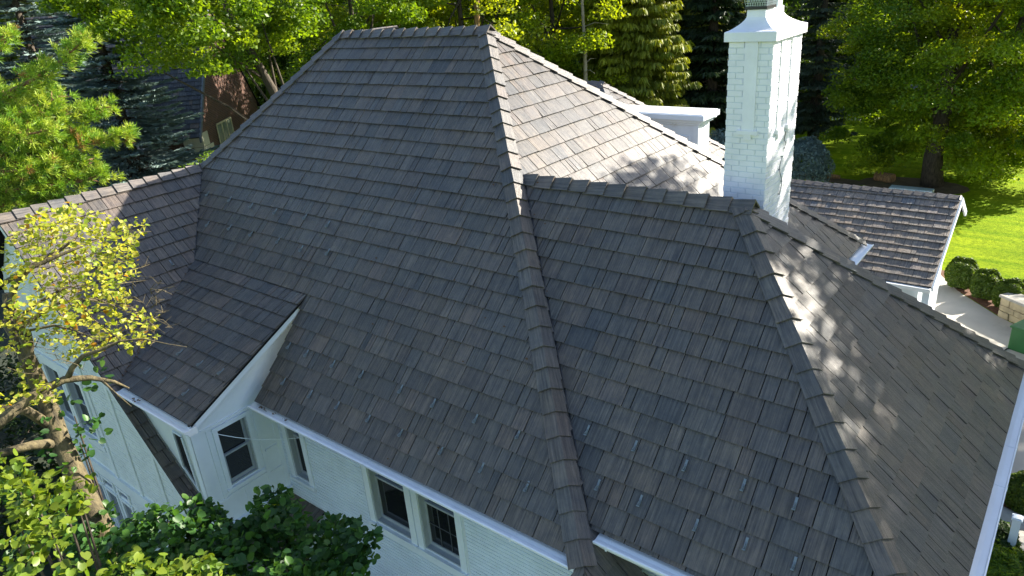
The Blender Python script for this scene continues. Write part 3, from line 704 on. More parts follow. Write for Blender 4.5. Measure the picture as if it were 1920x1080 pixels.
if len(bricks) > 300:
    rest = MB()
    for mb in bricks[300:]: rest.add(mb.v, mb.f)
    o = rest.build('bricks', M_BRICKW); o.parent = chim; o['kind'] = 'stuff'
for (a, b_, c, d) in strips_f:
    mb = MB(); mb.box((a, CY0 - .030, c), (b_, CY0 - .005, d - .004)); mb.box((a - .06, CY0 - .045, c - .055), (b_ + .05, CY0 - .004, c - .001)); mb.box((a + .03, CY0 - .036, c - .12), (b_ - .03, CY0 - .0045, c - .056)); o = mb.build('pilaster', M_BRICKW); o.parent = chim
for (a, b_, c, d) in strips_r:
    mb = MB(); mb.box((CX1 + .005, a, c), (CX1 + .020, b_, d - .004)); mb.box((CX1 + .004, a - .02, c - .055), (CX1 + .046, b_ + .05, c - .001)); mb.box((CX1 + .0045, a + .03, c - .12), (CX1 + .038, b_ - .02, c - .056)); o = mb.build('pilaster', M_BRICKW); o.parent = chim
# swept shoulder and neck
def ring(x0, x1, y0, y1, z): return [(x0, y0, z), (x1, y0, z), (x1, y1, z), (x0, y1, z)]
rings = [ring(CX0 - .055, CX1 + .055, CY0 - .055, CY1 + .055, CZT), ring(CX0 - .052, CX1 + .052, CY0 - .052, CY1 + .052, CZT + .01), ring(CX0 - .052, CX1 + .052, CY0 - .052, CY1 + .052, CZT + .115)]
for k in range(1, 7):
    t = k / 6; g = 1 - (1 - t) ** 1.35
    inx, iny = .052 - .20 * g, .052 - .29 * g
    rings.append(ring(CX0 - inx, CX1 + inx - .02 * g, CY0 - inx, CY1 + iny, CZT + .115 + .16 * t ** 1.25))
rings.append(ring(CX0 + .15, CX1 - .17, CY0 + .15, CY1 - .24, CZT + .36))
mb = MB(); vs = [p for r in rings for p in r]; fs = [(0, 3, 2, 1)]
for i in range(len(rings) - 1):
    for j in range(4): fs.append((i * 4 + j, i * 4 + (j + 1) % 4, (i + 1) * 4 + (j + 1) % 4, (i + 1) * 4 + j))
fs.append(tuple(len(vs) - 4 + j for j in range(4))); mb.add(vs, fs); o = mb.build('shoulder', M_BRICKW, bevel=.008); o.parent = chim
zt = CZT + .36; fx0, fx1, fy0, fy1 = CX0 + .14, CX1 - .16, CY0 + .14, CY0 + .44
mb = MB(); mb.box((fx0 - .01, fy0 - .01, zt + .001), (fx1 + .01, fy1, zt + .035)); mb.box((fx0 - .03, fy0 - .03, zt + .17), (fx1 + .03, fy1 + .02, zt + .2)); o = mb.build('flue_frame', M_DARKM); o.parent = chim
mb = MB()
for i in range(18):
    x = fx0 + (fx1 - fx0) * i / 17; dx = .02
    mb.tube([(x, fy0 + .002, zt + .035), (x + (dx if i % 2 else -dx), fy0, zt + .10), (x, fy0 + .002, zt + .17)], .003, 4)
for i in range(16):
    y = fy0 + (fy1 - fy0) * i / 15
    mb.tube([(fx1, y, zt + .035), (fx1, y + .015, zt + .1), (fx1, y, zt + .17)], .003, 4)
for k in range(5): mb.tube([(fx0, fy0, zt + .05 + .025 * k), (fx1, fy0, zt + .05 + .025 * k), (fx1, fy1, zt + .05 + .025 * k)], .003, 4)
o = mb.build('flue_screen', mat_simple('galvanised_wire', (.45, .52, .56), .35, metal=.5)); o.parent = chim
mb = MB(); mb.box((fx0 + .02, fy0 + .03, zt + .03), (fx1 - .02, fy1 - .03, zt + .16)); o = mb.build('flue', M_DARKM); o.parent = chim
mb = MB(); mb.box((fx1 - .16, fy1 + .06, zt), (fx1 + .01, fy1 + .22, zt + .2)); o = mb.build('chimney_pot', M_WHITE, bevel=.01); o.parent = chim
# wrought S-shaped anchor on the lit face
pts = []
for i in range(26):
    t = i / 25; a = t * 2 - 1
    pts.append((CX1 + .026, 4.62 - .055 * math.sin(a * math.pi * 1.15) - .02 * a, 3.02 + .52 * t))
mb = MB(); mb.tube(pts, .006, 5)
for p in (pts[0], pts[-1], pts[8], pts[17]): mb.box((p[0] - .02, p[1] - .007, p[2] - .007), (p[0] + .008, p[1] + .007, p[2] + .007))
o = mb.build('wall_anchor', M_GUARD); o.parent = chim
mb = MB(); mb.tube([(CX1 + .02, 4.70, 3.62), (CX1 + .025, 4.74, 3.70), (CX1 + .025, 4.66, 3.76), (CX1 + .02, 4.72, 3.86)], .005, 4); o = mb.build('wire', M_DARKM); o.parent = chim

# ================================================================ FLAT-TOPPED WHITE DORMER AT THE BACK
bx0, bx1, by0, by1 = -5.9, -3.30, 9.9, 10.5
mb = MB(); mb.box((bx0, by0, 0), (bx1, by1, 2.74)); dz = P_(mb.build('dormer_wall', M_WHITE))
mb = MB(); mb.box((bx0, by0 - .16, 2.86), (bx1 + .20, by1 + .1, 2.98)); mb.box((bx0, by0 - .10, 2.80), (bx1 + .13, by1 + .1, 2.859)); mb.box((bx0, by0 - .05, 2.741), (bx1 + .07, by1 + .05, 2.799)); o = mb.build('cornice', M_WHITE, bevel=.012); adopt(o, house)
mb = MB(); mb.box((bx0, by0 - .12, 2.981), (bx1 + .16, by1 + .06, 2.995)); P_(mb.build('flat_roof', M_METALW))
for a, b_ in ((-5.8, -5.0), (-4.85, -4.05), (-3.98, -3.48)):
    mb = MB(); 
    for q in ((a, 2.45, b_, 2.50), (a, 1.0, b_, 1.05), (a, 1.05, a + .05, 2.45), (b_ - .05, 1.05, b_, 2.45)): mb.box((q[0], by0 - .02, q[1]), (q[2], by0 + .01, q[3]))
    P_(mb.build('panel_trim', M_WHITE))
mb = MB(); mb.box((bx1 - .10, by0 - .035, .5), (bx1 + .03, by0 + .06, 2.738)); P_(mb.build('corner_board', M_WHITE))

# ================================================================ GARAGE BEYOND
garage = empty('garage', 'low white garage with brown shake gable roof beyond the chimney', 'garage', (-2.5, 19, GZ))
gr, ge, gd = Vector((.78, 19.6, -1.06)), 3.10, 30.0
tp = math.tan(math.radians(gd)); gxl = -6.5
def gpl(sgn): return Plane((gr.x, gr.y - sgn * ge, gr.z - ge * tp), (1, 0, 0), (0, sgn, tp))
gp = gpl(1)
eL = Vector((gxl, gr.y - ge, gr.z - ge * tp)); eR = Vector((gr.x, gr.y - ge, gr.z - ge * tp)); rL = Vector((gxl, gr.y, gr.z))
G_SAVE = PAL[:]; PAL[:] = [(.140, .116, .094), (.131, .110, .091), (.148, .119, .093), (.127, .109, .093)]
roof_slope(gp, [[rL, eL, eR, gr]], -.02, 41, owner=garage, thick=.03, br=2.0, widths=(.14, .2, .26, .26, .33, .4))
flush_shakes(300)
PAL[:] = G_SAVE
gq = gpl(-1)
g2 = 1.5
roof_slope(gq, [[gr, Vector((gr.x, gr.y + g2, gr.z - g2 * tp)), Vector((gxl, gr.y + g2, gr.z - g2 * tp)), rL]], -.02, 42, owner=garage, collect=False)
flush_shakes(0)
caps(rL, gr, gp.N, Vector((0, tp, 1)), 'ridge_cap', 43, parent=garage)
mb = MB(); e = Vector((.05, 0, 0)); nn = gp.N
mb.prism([gr + Vector((.0, 0, .0)) - nn * .0, eR - nn * .0, eR - nn * .17, gr - nn * .17 + Vector((0, .0, -.06))], e); adopt(mb.build('barge_board', M_WHITE), garage)
mb = MB(); nb = Vector((0, tp, 1)).normalized(); bR = Vector((gr.x, gr.y + g2, gr.z - g2 * tp))
mb.prism([gr + Vector((0, .01, 0)), bR, bR - nb * .17, gr + Vector((0, .01, -.22))], e); adopt(mb.build('barge_board', M_WHITE), garage)
mb = MB(); mb.box((gxl, gr.y - ge - .12, eR.z - .14), (gr.x - .02, gr.y - ge + .02, eR.z - .02)); adopt(mb.build('gutter', M_METALW), garage)
mb = MB(); mb.box((gxl, gr.y - ge + .35, GZ), (gr.x - .35, gr.y + g2 - .3, eR.z + .1)); adopt(mb.build('wall', M_WHITE), garage)
mb = MB(); mb.prism([(gr.x - .35, gr.y - ge + .35, eR.z + .1), (gr.x - .35, gr.y + g2 - .3, eR.z + .1), (gr.x - .35, gr.y + g2 - .3, gr.z - (g2 - .3) * tp - .2), (gr.x - .35, gr.y, gr.z - .2)], (-.2, 0, 0)); adopt(mb.build('gable_wall', mat_simple('brown_stained_board', (.13, .055, .03), .8, .2)), garage)
mb = MB(); mb.box((gr.x - .2, gr.y - ge + .05, GZ), (gr.x - .02, gr.y - ge + .22, eR.z - .14)); adopt(mb.build('post', M_WHITE, bevel=.01), garage)

# ================================================================ YARD OBJECTS
wallthing = empty('stone_wall', 'low tan stone garden wall with grey coping beside the boxwoods', 'stone wall', (2.25, 21.5, GZ))
Uw = Vector((1, -.72, 0)).normalized(); Nw = Vector((-Uw.y, Uw.x, 0)); Nw = -Nw if Nw.y > 0 else Nw
def Wp(u, d, z): return Vector((2.2, 21.45, GZ)) + Uw * u + Nw * d + Vector((0, 0, z))
mb = MB(); mb.prism([Wp(.02, -.03, 0), Wp(4, -.03, 0), Wp(4, -.5, 0), Wp(.02, -.5, 0)], (0, 0, .70)); adopt(mb.build('core', M_STONE), wallthing)
rs = random.Random(8)
zz = 0
for hh in (.24, .20, .26):
    u = 0
    while u < 3.6:
        l = rs.uniform(.28, .62); pr = rs.uniform(0, .035); mb = MB()
        mb.prism([Wp(u + .008, pr, zz + .008), Wp(u + l - .008, pr * rs.uniform(.5, 1.2), zz + .008), Wp(u + l - .012, pr, zz + hh - .01), Wp(u + .01, pr, zz + hh - .008)], -Nw * .12)
        adopt(mb.build('stone', M_STONE, bevel=.02), wallthing); u += l
    mb = MB(); mb.prism([Wp(0, -.01, zz + .01), Wp(0, -.25, zz + .01), Wp(0, -.25, zz + hh - .01), Wp(0, -.01, zz + hh - .01)], -Uw * .05); adopt(mb.build('stone', M_STONE, bevel=.015), wallthing)
    mb = MB(); mb.prism([Wp(0, -.27, zz + .01), Wp(0, -.49, zz + .01), Wp(0, -.49, zz + hh - .01), Wp(0, -.27, zz + hh - .01)], -Uw * .05); adopt(mb.build('stone', M_STONE, bevel=.015), wallthing)
    zz += hh
u = -.08
while u < 3.6:
    l = rs.uniform(.7, 1.1); mb = MB(); mb.prism([Wp(u + .005, .07, .701), Wp(u + l - .005, .07, .701), Wp(u + l - .005, -.56, .701), Wp(u + .005, -.56, .701)], (0, 0, .09)); adopt(mb.build('coping_stone', M_COPING, bevel=.02), wallthing); u += l
pt = empty('post', 'slim white square post standing in the planting bed beyond the gutter', 'post', (3.8, 9.2, GZ))
mb = MB(); mb.box((3.73, 9.13, GZ), (3.87, 9.27, -4.30)); adopt(mb.build('shaft', M_WHITE, bevel=.006), pt)
mb = MB(); mb.box((3.71, 9.11, -4.299), (3.89, 9.29, -4.26)); mb.prism([(3.73, 9.13, -4.259), (3.87, 9.13, -4.259), (3.87, 9.27, -4.259), (3.73, 9.27, -4.259)], (0, 0, .02)); adopt(mb.build('cap', M_WHITE), pt)
gb = empty('utility_box', 'dark green utility box at the edge of the driveway', 'utility box', (3.15, 19.6, GZ))
mb = MB(); Mz = Matrix.Translation((3.15, 19.4, GZ)) @ Matrix.Rotation(-.4, 4, 'Z'); mb.box((-.32, -.4, 0), (.9, .5, .72), Mz); adopt(mb.build('body', M_GREENP, bevel=.03), gb)
mb = MB(); mb.box((-.36, -.44, .722), (.94, .54, .79), Mz); adopt(mb.build('lid', M_GREENP, bevel=.02), gb)
mb = MB(); mb.tube([(2.9, 19.3, GZ + .02), (2.7, 19.1, GZ + .02), (2.62, 18.8, GZ + .02), (2.8, 18.5, GZ + .02)], .018, 6); tag(mb.build('garden_hose', M_DARKM), 'thin dark hose lying beside the green utility box', 'hose')
rk = random.Random(3)
def rock(name, loc, r, label, mat):
    import bmesh
    bm = bmesh.new(); bmesh.ops.create_icosphere(bm, subdivisions=2, radius=1)
    for v in bm.verts: v.co = Vector((v.co.x * r[0], v.co.y * r[1], v.co.z * r[2])) * rk.uniform(.82, 1.12)
    me = bpy.data.meshes.new(name); bm.to_mesh(me); bm.free(); me.materials.append(mat); o = bpy.data.objects.new(name, me); C.objects.link(o); o.location = loc; tag(o, label, 'rock'); return o
rock('flat_rock', (3.62, 10.6, GZ + .06), (.55, .42, .16), 'flat grey rock in the bed beside the round shrub', M_COPING)
rock('flat_rock', (4.0, 10.1, GZ + .05), (.5, .4, .13), 'broad flat grey rock next to the slim white post', M_COPING)
mb = MB(); mb.tube([(-5.3, 36.9, GZ + .18), (-4.4, 36.6, GZ + .2)], [.28, .27], 12); tag(mb.build('cut_log', M_BARK2), 'short pale cut log lying by the big tree trunk', 'log')
mb = MB(); mb.tube([(-9.5, 36.4, GZ + .12), (-8.2, 36.2, GZ + .14), (-7.0, 36.3, GZ + .12)], [.12, .16, .1], 8); tag(mb.build('fallen_branch', M_BARK2), 'long dark fallen branch lying along the garden path', 'branch')
mb = MB(); mb.box((-4.2, 34.7, GZ + .001), (-2.2, 35.3, GZ + .26)); o = mb.build('storage_bench', M_BLUE, bevel=.06); tag(o, 'pale blue low storage bench just beyond the garage ridge', 'bench')
# picket fence
pf = empty('picket_fence', 'short white picket fence under the trees by the dark hedge', 'fence', (-11.2, 52, GZ))
for i in range(14):
    x = -13.2 + i * .22; mb = MB(); mb.prism([(x, 52 + i * .05, GZ), (x + .1, 52 + i * .05, GZ), (x + .1, 52 + i * .05, GZ + .95), (x + .05, 52 + i * .05, GZ + 1.05), (x, 52 + i * .05, GZ + .95)], (0, .03, 0)); adopt(mb.build('picket', M_WHITE), pf)
for z in (.3, .75):
    mb = MB(); mb.prism([(-13.3, 52.04, GZ + z), (-10.0, 52.79, GZ + z), (-10.0, 52.79, GZ + z + .08), (-13.3, 52.04, GZ + z + .08)], (0, .04, 0)); adopt(mb.build('rail', M_WHITE), pf)

# ================================================================ NEIGHBOUR'S BRICK HOUSE
nb_ = empty('brick_house', 'dark red brick house with slate roof in the shade behind the left wing', 'house', (-27.9, 11.6, GZ))
K = Vector((-27.9, 11.6, 0)); an = math.radians(24)
Lf = Vector((-.446 * math.cos(an) - .895 * math.sin(an), -.895 * math.cos(an) + .446 * math.sin(an), 0)).normalized()
Rt = Vector((-Lf.y, Lf.x, 0)); Rt = Rt if Rt.y > 0 else -Rt
Nl = -Rt; Nr = -Lf
def Kp(a, b, z): return K + Lf * a + Rt * b + Vector((0, 0, z))
ez, wid, lng, rp = .95, 8.4, 8.6, 1.22
pz = ez + wid / 2 * rp
mb = MB(); mb.add([Kp(0, 0, GZ), Kp(lng, 0, GZ), Kp(lng, 0, ez), Kp(0, 0, ez)], [(0, 1, 2, 3)], grain=[(0, 0, 0), (lng, 0, 0), (lng, ez - GZ, 0), (0, ez - GZ, 0)])
mb.add([Kp(0, 0, GZ), Kp(0, 0, ez), Kp(0, wid / 2, pz), Kp(0, wid, ez), Kp(0, wid, GZ)], [(0, 1, 2, 3, 4)], grain=[(0, 0, 0), (0, ez - GZ, 0), (wid / 2, pz - GZ, 0), (wid, ez - GZ, 0), (wid, 0, 0)])
mb.add([Kp(lng, 0, GZ), Kp(lng, 0, ez), Kp(lng, wid / 2, pz), Kp(lng, wid, ez), Kp(lng, wid, GZ)], [(4, 3, 2, 1, 0)]); mb.add([Kp(0, wid, GZ), Kp(lng, wid, GZ), Kp(lng, wid, ez), Kp(0, wid, ez)], [(3, 2, 1, 0)])
adopt(mb.build('wall', M_REDBRICK), nb_)
pa = Plane(Kp(0, -.3, ez - .3 * rp), Lf, (Rt * 1 + Vector((0, 0, rp)))); pb2 = Plane(Kp(0, wid + .3, ez - .3 * rp), -Lf, (-Rt + Vector((0, 0, rp))))
M_SAVE = PAL[:]; PAL[:] = [(.050, .058, .072), (.066, .074, .086), (.042, .047, .058), (.085, .09, .10), (.058, .06, .066)]
roof_slope(pa, [[Kp(-.06, wid / 2, pz), Kp(lng, wid / 2, pz), Kp(lng, -.3, ez - .3 * rp), Kp(-.06, -.3, ez - .3 * rp)]], 0, 51, name='roof', owner=nb_, expo=.24, collect=False)
roof_slope(pb2, [[Kp(-.06, wid / 2, pz), Kp(lng, wid / 2, pz), Kp(lng, wid + .3, ez - .3 * rp), Kp(-.06, wid + .3, ez - .3 * rp)]], 0, 52, name='roof', owner=nb_, expo=.24, collect=False)
# lower projecting roof over the eave wall
pc = Plane(Kp(3.0, -1.9, ez - .55), Lf, (Rt + Vector((0, 0, .95))))
roof_slope(pc, [[Kp(2.2, -1.9, ez - .55), Kp(8.4, -1.9, ez - .55), Kp(8.4, .9, ez + 2.1), Kp(2.2, .9, ez + 2.1)]], 0, 53, name='roof', owner=nb_, expo=.24, collect=False)
flush_shakes(0); PAL[:] = M_SAVE
mb = MB(); mb.prism([Kp(2.35, -1.6, GZ), Kp(2.35, 0, GZ), Kp(8.3, 0, GZ), Kp(8.3, -1.6, GZ)], (0, 0, ez - .6 - GZ)); adopt(mb.build('wall', M_REDBRICK), nb_)
mb = MB(); mb.prism([Kp(2.2, -1.9, ez - .64), Kp(2.2, .9, ez + 2.0), Kp(2.2, .9, ez - .64)], -Lf * .05); adopt(mb.build('side_cladding', mat_simple('blue_grey_lead', (.14, .17, .22), .5, .2)), nb_)
for a, q0, q1, dpt in ((3.1, GZ + 4.6, ez - 1.0, -1.62), (6.2, GZ + 4.6, ez - 1.0, -1.62)):
    mb = MB(); mb.prism([Kp(a, dpt, q0), Kp(a + 1.5, dpt, q0), Kp(a + 1.5, dpt, q1), Kp(a, dpt, q1)], Nl * .03); wd = adopt(mb.build('window', mat_simple('leaded_glass', (.035, .045, .05), .2)), nb_)
    g = MB()
    for i in range(6): g.prism([Kp(a + 1.5 * i / 5 - .03, dpt - .03, q0), Kp(a + 1.5 * i / 5 + .03, dpt - .03, q0), Kp(a + 1.5 * i / 5 + .03, dpt - .03, q1), Kp(a + 1.5 * i / 5 - .03, dpt - .03, q1)], Nl * .03)
    g.prism([Kp(a - .1, dpt, q0 - .14), Kp(a + 1.6, dpt, q0 - .14), Kp(a + 1.6, dpt, q0 - .001), Kp(a - .1, dpt, q0 - .001)], Nl * .14)
    o = g.build('frame', mat_simple('weathered_frame', (.30, .31, .30), .7)); o.parent = wd
for q in ((1.9, -1.25, 3.9, .75),):
    mb = MB(); mb.prism([Kp(-.02, q[0], q[1]), Kp(-.02, q[2], q[1]), Kp(-.02, q[2], q[3]), Kp(-.02, q[0], q[3])], Nr * .02); wd = adopt(mb.build('window', mat_simple('pale_reflecting_glass', (.20, .25, .20), .15)), nb_)
    g = MB()
    for i in range(4): t = q[0] + (q[2] - q[0]) * i / 3; g.prism([Kp(-.04, t - .04, q[1]), Kp(-.04, t + .04, q[1]), Kp(-.04, t + .04, q[3]), Kp(-.04, t - .04, q[3])], Nr * .03)
    for z in (q[1], (q[1] + q[3]) / 2, q[3]): g.prism([Kp(-.045, q[0], z - .04), Kp(-.045, q[2], z - .04), Kp(-.045, q[2], z + .04), Kp(-.045, q[0], z + .04)], Nr * .03)
    o = g.build('frame', mat_simple('cream_stone', (.52, .47, .32), .8)); o.parent = wd
M_QUO = mat_simple('limestone', (.55, .52, .38), .8, .12, 2)
for i in range(7):
    z0 = ez - .25 - i * .62; la = .95 if i % 2 else .55; mb = MB()
    mb.prism([Kp(-.03, -.03, z0 - .60), Kp(-.03, la + .2, z0 - .60), Kp(-.03, la + .2, z0), Kp(-.03, -.03, z0)], -Nr * .02); mb.prism([Kp(-.03, -.03, z0 - .6), Kp((1.4 - la), -.03, z0 - .6), Kp((1.4 - la), -.03, z0), Kp(-.03, -.03, z0)], -Nl * .02)
    adopt(mb.build('quoin', M_QUO), nb_)
mb = MB(); mb.prism([Kp(-.10, -.32, ez - .36), Kp(-.10, wid / 2, pz + .06), Kp(-.10, wid / 2, pz - .2), Kp(-.10, -.32, ez - .6)], Lf * .08); adopt(mb.build('verge', mat_simple('lead_edge', (.12, .14, .17), .5)), nb_)

# ================================================================ VEGETATION
def unit(n, rng):
    v = rng.normal(size=(n, 3)); return v / np.linalg.norm(v, axis=1, keepdims=True)
def quads(P, A, B, T, tvar, rng):
    """rhombic leaves at P with half axes A, B"""
    n = len(P); V = np.empty((n, 4, 3)); V[:, 0] = P - A; V[:, 1] = P + B; V[:, 2] = P + A; V[:, 3] = P - B
    T = np.repeat(T[:, None, :], 4, 1)
    return V.reshape(-1, 3), np.arange(n * 4).reshape(-1, 4), T.reshape(-1, 3)
def leaf_quads(P, size, T, rng, upbias=.5, asp=.6, out=None):
    n = len(P); N = unit(n, rng); N[:, 2] = np.abs(N[:, 2]) * (1 + upbias); 
    if out is not None: N += out * .6
    N /= np.linalg.norm(N, axis=1, keepdims=True)
    R = unit(n, rng); A = np.cross(N, R); A /= np.linalg.norm(A, axis=1, keepdims=True) + 1e-9; B = np.cross(N, A)
    sz = size * rng.uniform(.65, 1.3, (n, 1))
    return quads(P, A * sz, B * sz * asp, T, 0, rng)
def tints(n, cols, rng, var=.2):
    c = np.array(cols)[rng.integers(0, len(cols), n)]; return c * rng.uniform(1 - var, 1 + var, (n, 1))
G_MAPLE = [(0.101, 0.182, 0.012), (0.135, 0.223, 0.014), (0.074, 0.149, 0.012), (0.203, 0.284, 0.016)]
G_YEL = [(0.234, 0.299, 0.014), (0.182, 0.26, 0.014), (0.299, 0.351, 0.02), (0.13, 0.208, 0.014)]
G_DARK = [(0.033, 0.072, 0.012), (0.045, 0.09, 0.014), (0.027, 0.06, 0.012)]
G_SPR = [(0.216, 0.243, 0.016), (0.27, 0.29, 0.018), (0.149, 0.189, 0.014)]
G_BLU = [(.13, .19, .18), (.17, .235, .22), (.09, .14, .135)]
def tree(name, base, H, cr_, cz, label, cols, seed, n_clump=90, per=170, leaf=.13, mat=None, bark=None, trunk_r=.3, group=None, lean=(0, 0), low=.2, clump=.17):
    rng = np.random.default_rng(seed); rnd = random.Random(seed); base = Vector(base)
    t = empty(name, label, 'tree', base, group)
    Cc = np.array([base.x + lean[0], base.y + lean[1], base.z + cz]); R3 = np.array(cr_)
    d = unit(n_clump, rng); rad = rng.uniform(.35, 1.0, (n_clump, 1)) ** .5; wob = 1 + .18 * np.sin(d[:, :1] * 5 + seed) * np.cos(d[:, 1:2] * 4 + seed * 2)
    cc = d * rad * wob * R3 + Cc; cc = cc[cc[:, 2] > base.z + low]
    Ps, Ts = [], []
    for i, c in enumerate(cc):
        rr = clump * R3.mean() * rng.uniform(.6, 1.35); n = int(per * rng.uniform(.7, 1.3))
        q = unit(n, rng) * (rng.uniform(0, 1, (n, 1)) ** .45) * np.array([1.25, 1.25, .62]) * rr
        q[:, 2] -= .25 * (q[:, 0] ** 2 + q[:, 1] ** 2) / rr
        ct = np.array(cols)[rng.integers(0, len(cols))] * rng.uniform(.8, 1.2)
        Ps.append(q + c); Ts.append(np.clip(ct * .6 + tints(n, cols, rng) * .4, 0, 1))
    P = np.concatenate(Ps); T = np.concatenate(Ts)
    V, F, TT = leaf_quads(P, leaf, T, rng)
    o = np_obj('crown', V, F, TT, mat or L_DEC); adopt(o, t)
    mb = MB(); top = Vector((Cc[0], Cc[1], base.z + cz + R3[2] * .55))
    mid = [base + (top - base) * k + Vector((rnd.uniform(-.2, .2), rnd.uniform(-.2, .2), 0)) * (k > 0) for k in (0, .15, .35, .6, .8, 1)]
    mb.tube(mid, [trunk_r * 1.25, trunk_r, trunk_r * .85, trunk_r * .55, trunk_r * .3, trunk_r * .1], 9)
    for k in range(min(9, len(cc))):
        tgt = Vector(cc[k * len(cc) // 9 % len(cc)]); f = rnd.uniform(.25, .75); st = base + (top - base) * f
        m1 = st.lerp(tgt, .5) + Vector((0, 0, .35)); r0 = trunk_r * (.3 * (1 - f) + .10)
        mb.tube([st, m1, tgt], [r0, r0 * .6, r0 * .15], 6)
    adopt(mb.build('trunk', bark or M_BARK, smooth=True), t)
    return t
def conifer(name, base, H, Rb, label, cols, seed, mat, weep=.5, levels=26, nb=9, spray=.32, bare=.08, bark=None, droop=.25, dens=26, group=None):
    rng = np.random.default_rng(seed); rnd = random.Random(seed); base = Vector(base)
    t = empty(name, label, 'tree', base, group); mb = MB(); mb.tube([base, base + Vector((0, 0, H * .5)), base + Vector((0, 0, H))], [.024 * H, .014 * H, .01], 8)
    Ps, As, Bs, Ts = [], [], [], []
    for l in range(levels):
        f = bare + (1 - bare) * (l + rnd.random() * .6) / levels; z = base.z + H * f; R = Rb * (1 - f) ** .8 * rnd.uniform(.75, 1.12) + .12
        for k in range(nb):
            a = 2 * math.pi * (k + rnd.random() * .8) / nb + l * 1.3; z = base.z + H * (f + rnd.uniform(-.5, .5) * (1 - bare) / levels * 1.6); L = R * rnd.uniform(.7, 1.15); dirv = np.array([math.cos(a), math.sin(a), 0.])
            perp = np.array([-dirv[1], dirv[0], 0]); n = max(5, int(dens * L))
            tt = rng.uniform(.12, 1, n) ** .8; z_ = -droop * L * tt + .16 * L * tt ** 3
            side = rng.normal(size=n) * .16 * L * (1.15 - tt)
            P = np.array([base.x, base.y, z]) + dirv * (L * tt)[:, None] + perp * side[:, None] + np.array([0, 0, 1.]) * z_[:, None]
            sp = spray * rng.uniform(.6, 1.2, (n, 1))
            D = dirv * .7 + perp * (np.sign(side) * .5)[:, None] + rng.normal(size=(n, 3)) * .25; D[:, 2] = D[:, 2] * .4 - weep; D /= np.linalg.norm(D, axis=1, keepdims=True)
            Wd = np.cross(D, unit(n, rng)); Wd /= np.linalg.norm(Wd, axis=1, keepdims=True) + 1e-9
            Ps.append(P + D * sp * .6); As.append(D * sp); Bs.append(Wd * sp * .26)
            ct = np.array(cols)[rng.integers(0, len(cols))] * rng.uniform(.75, 1.25); Ts.append(np.clip(ct * .6 + tints(n, cols, rng) * .4, 0, 1))
            if L > .6 and k % 2 == 0: mb.tube([(base.x, base.y, z), tuple(np.array([base.x, base.y, z - droop * L * .5]) + dirv * L * .5), tuple(np.array([base.x, base.y, z - droop * L + .1 * L]) + dirv * L * .9)], [.02 + .012 * L, .015 + .006 * L, .008], 5)
    V, F, TT = quads(np.concatenate(Ps), np.concatenate(As), np.concatenate(Bs), np.concatenate(Ts), 0, rng)
    adopt(np_obj('crown', V, F, TT, mat), t); adopt(mb.build('trunk', bark or M_BARK, smooth=True), t); return t
def heart_leaves(name, P, size, T, rng, mat, parent, upbias=1.2, hang=.3):
    """cupped heart-shaped leaves, 8 corners round a midrib as two quads-fans (6 triangles)"""
    n = len(P); N = unit(n, rng); N[:, 2] = np.abs(N[:, 2]) * (1 + upbias); N /= np.linalg.norm(N, axis=1, keepdims=True)
    R = unit(n, rng); R[:, 2] -= hang; A = R - N * (R * N).sum(1, keepdims=True); A /= np.linalg.norm(A, axis=1, keepdims=True) + 1e-9; B = np.cross(N, A)
    out = [(-.38, .0, -.02), (-.52, .26, .10), (-.30, .50, .16), (.10, .50, .14), (.42, .26, .06), (.62, 0, -.05), (.42, -.26, .06), (.10, -.50, .14), (-.30, -.50, .16), (-.52, -.26, .10)]
    sz = size * rng.uniform(.6, 1.2, (n, 1)); V = np.empty((n, 10, 3))
    cup = rng.uniform(.4, 1.6, (n, 1))
    for i, (a, b, c) in enumerate(out): V[:, i] = P + (A * a + B * b + N * c * cup) * sz
    k = np.arange(n)[:, None] * 10
    F = np.concatenate([k + np.array([[0, 1, 2, 3]]), k + np.array([[0, 3, 4, 5]]), k + np.array([[0, 5, 6, 7]]), k + np.array([[0, 7, 8, 9]])], 0)
    o = np_obj(name, V.reshape(-1, 3), F[:, ::-1], np.repeat(T[:, None, :], 10, 1).reshape(-1, 3), mat)
    return adopt(o, parent) if parent else o
def cloud(cl, per, rng, flat=.75):
    Ps, I = [], []
    for i, c in enumerate(cl):
        n = max(1, int(per * rng.uniform(.7, 1.3))); q = unit(n, rng) * rng.uniform(.15, 1, (n, 1)) ** .5 * c[3]; q[:, 2] *= flat; Ps.append(q + np.array(c[:3])); I.append(np.full(n, i))
    return np.concatenate(Ps), np.concatenate(I)

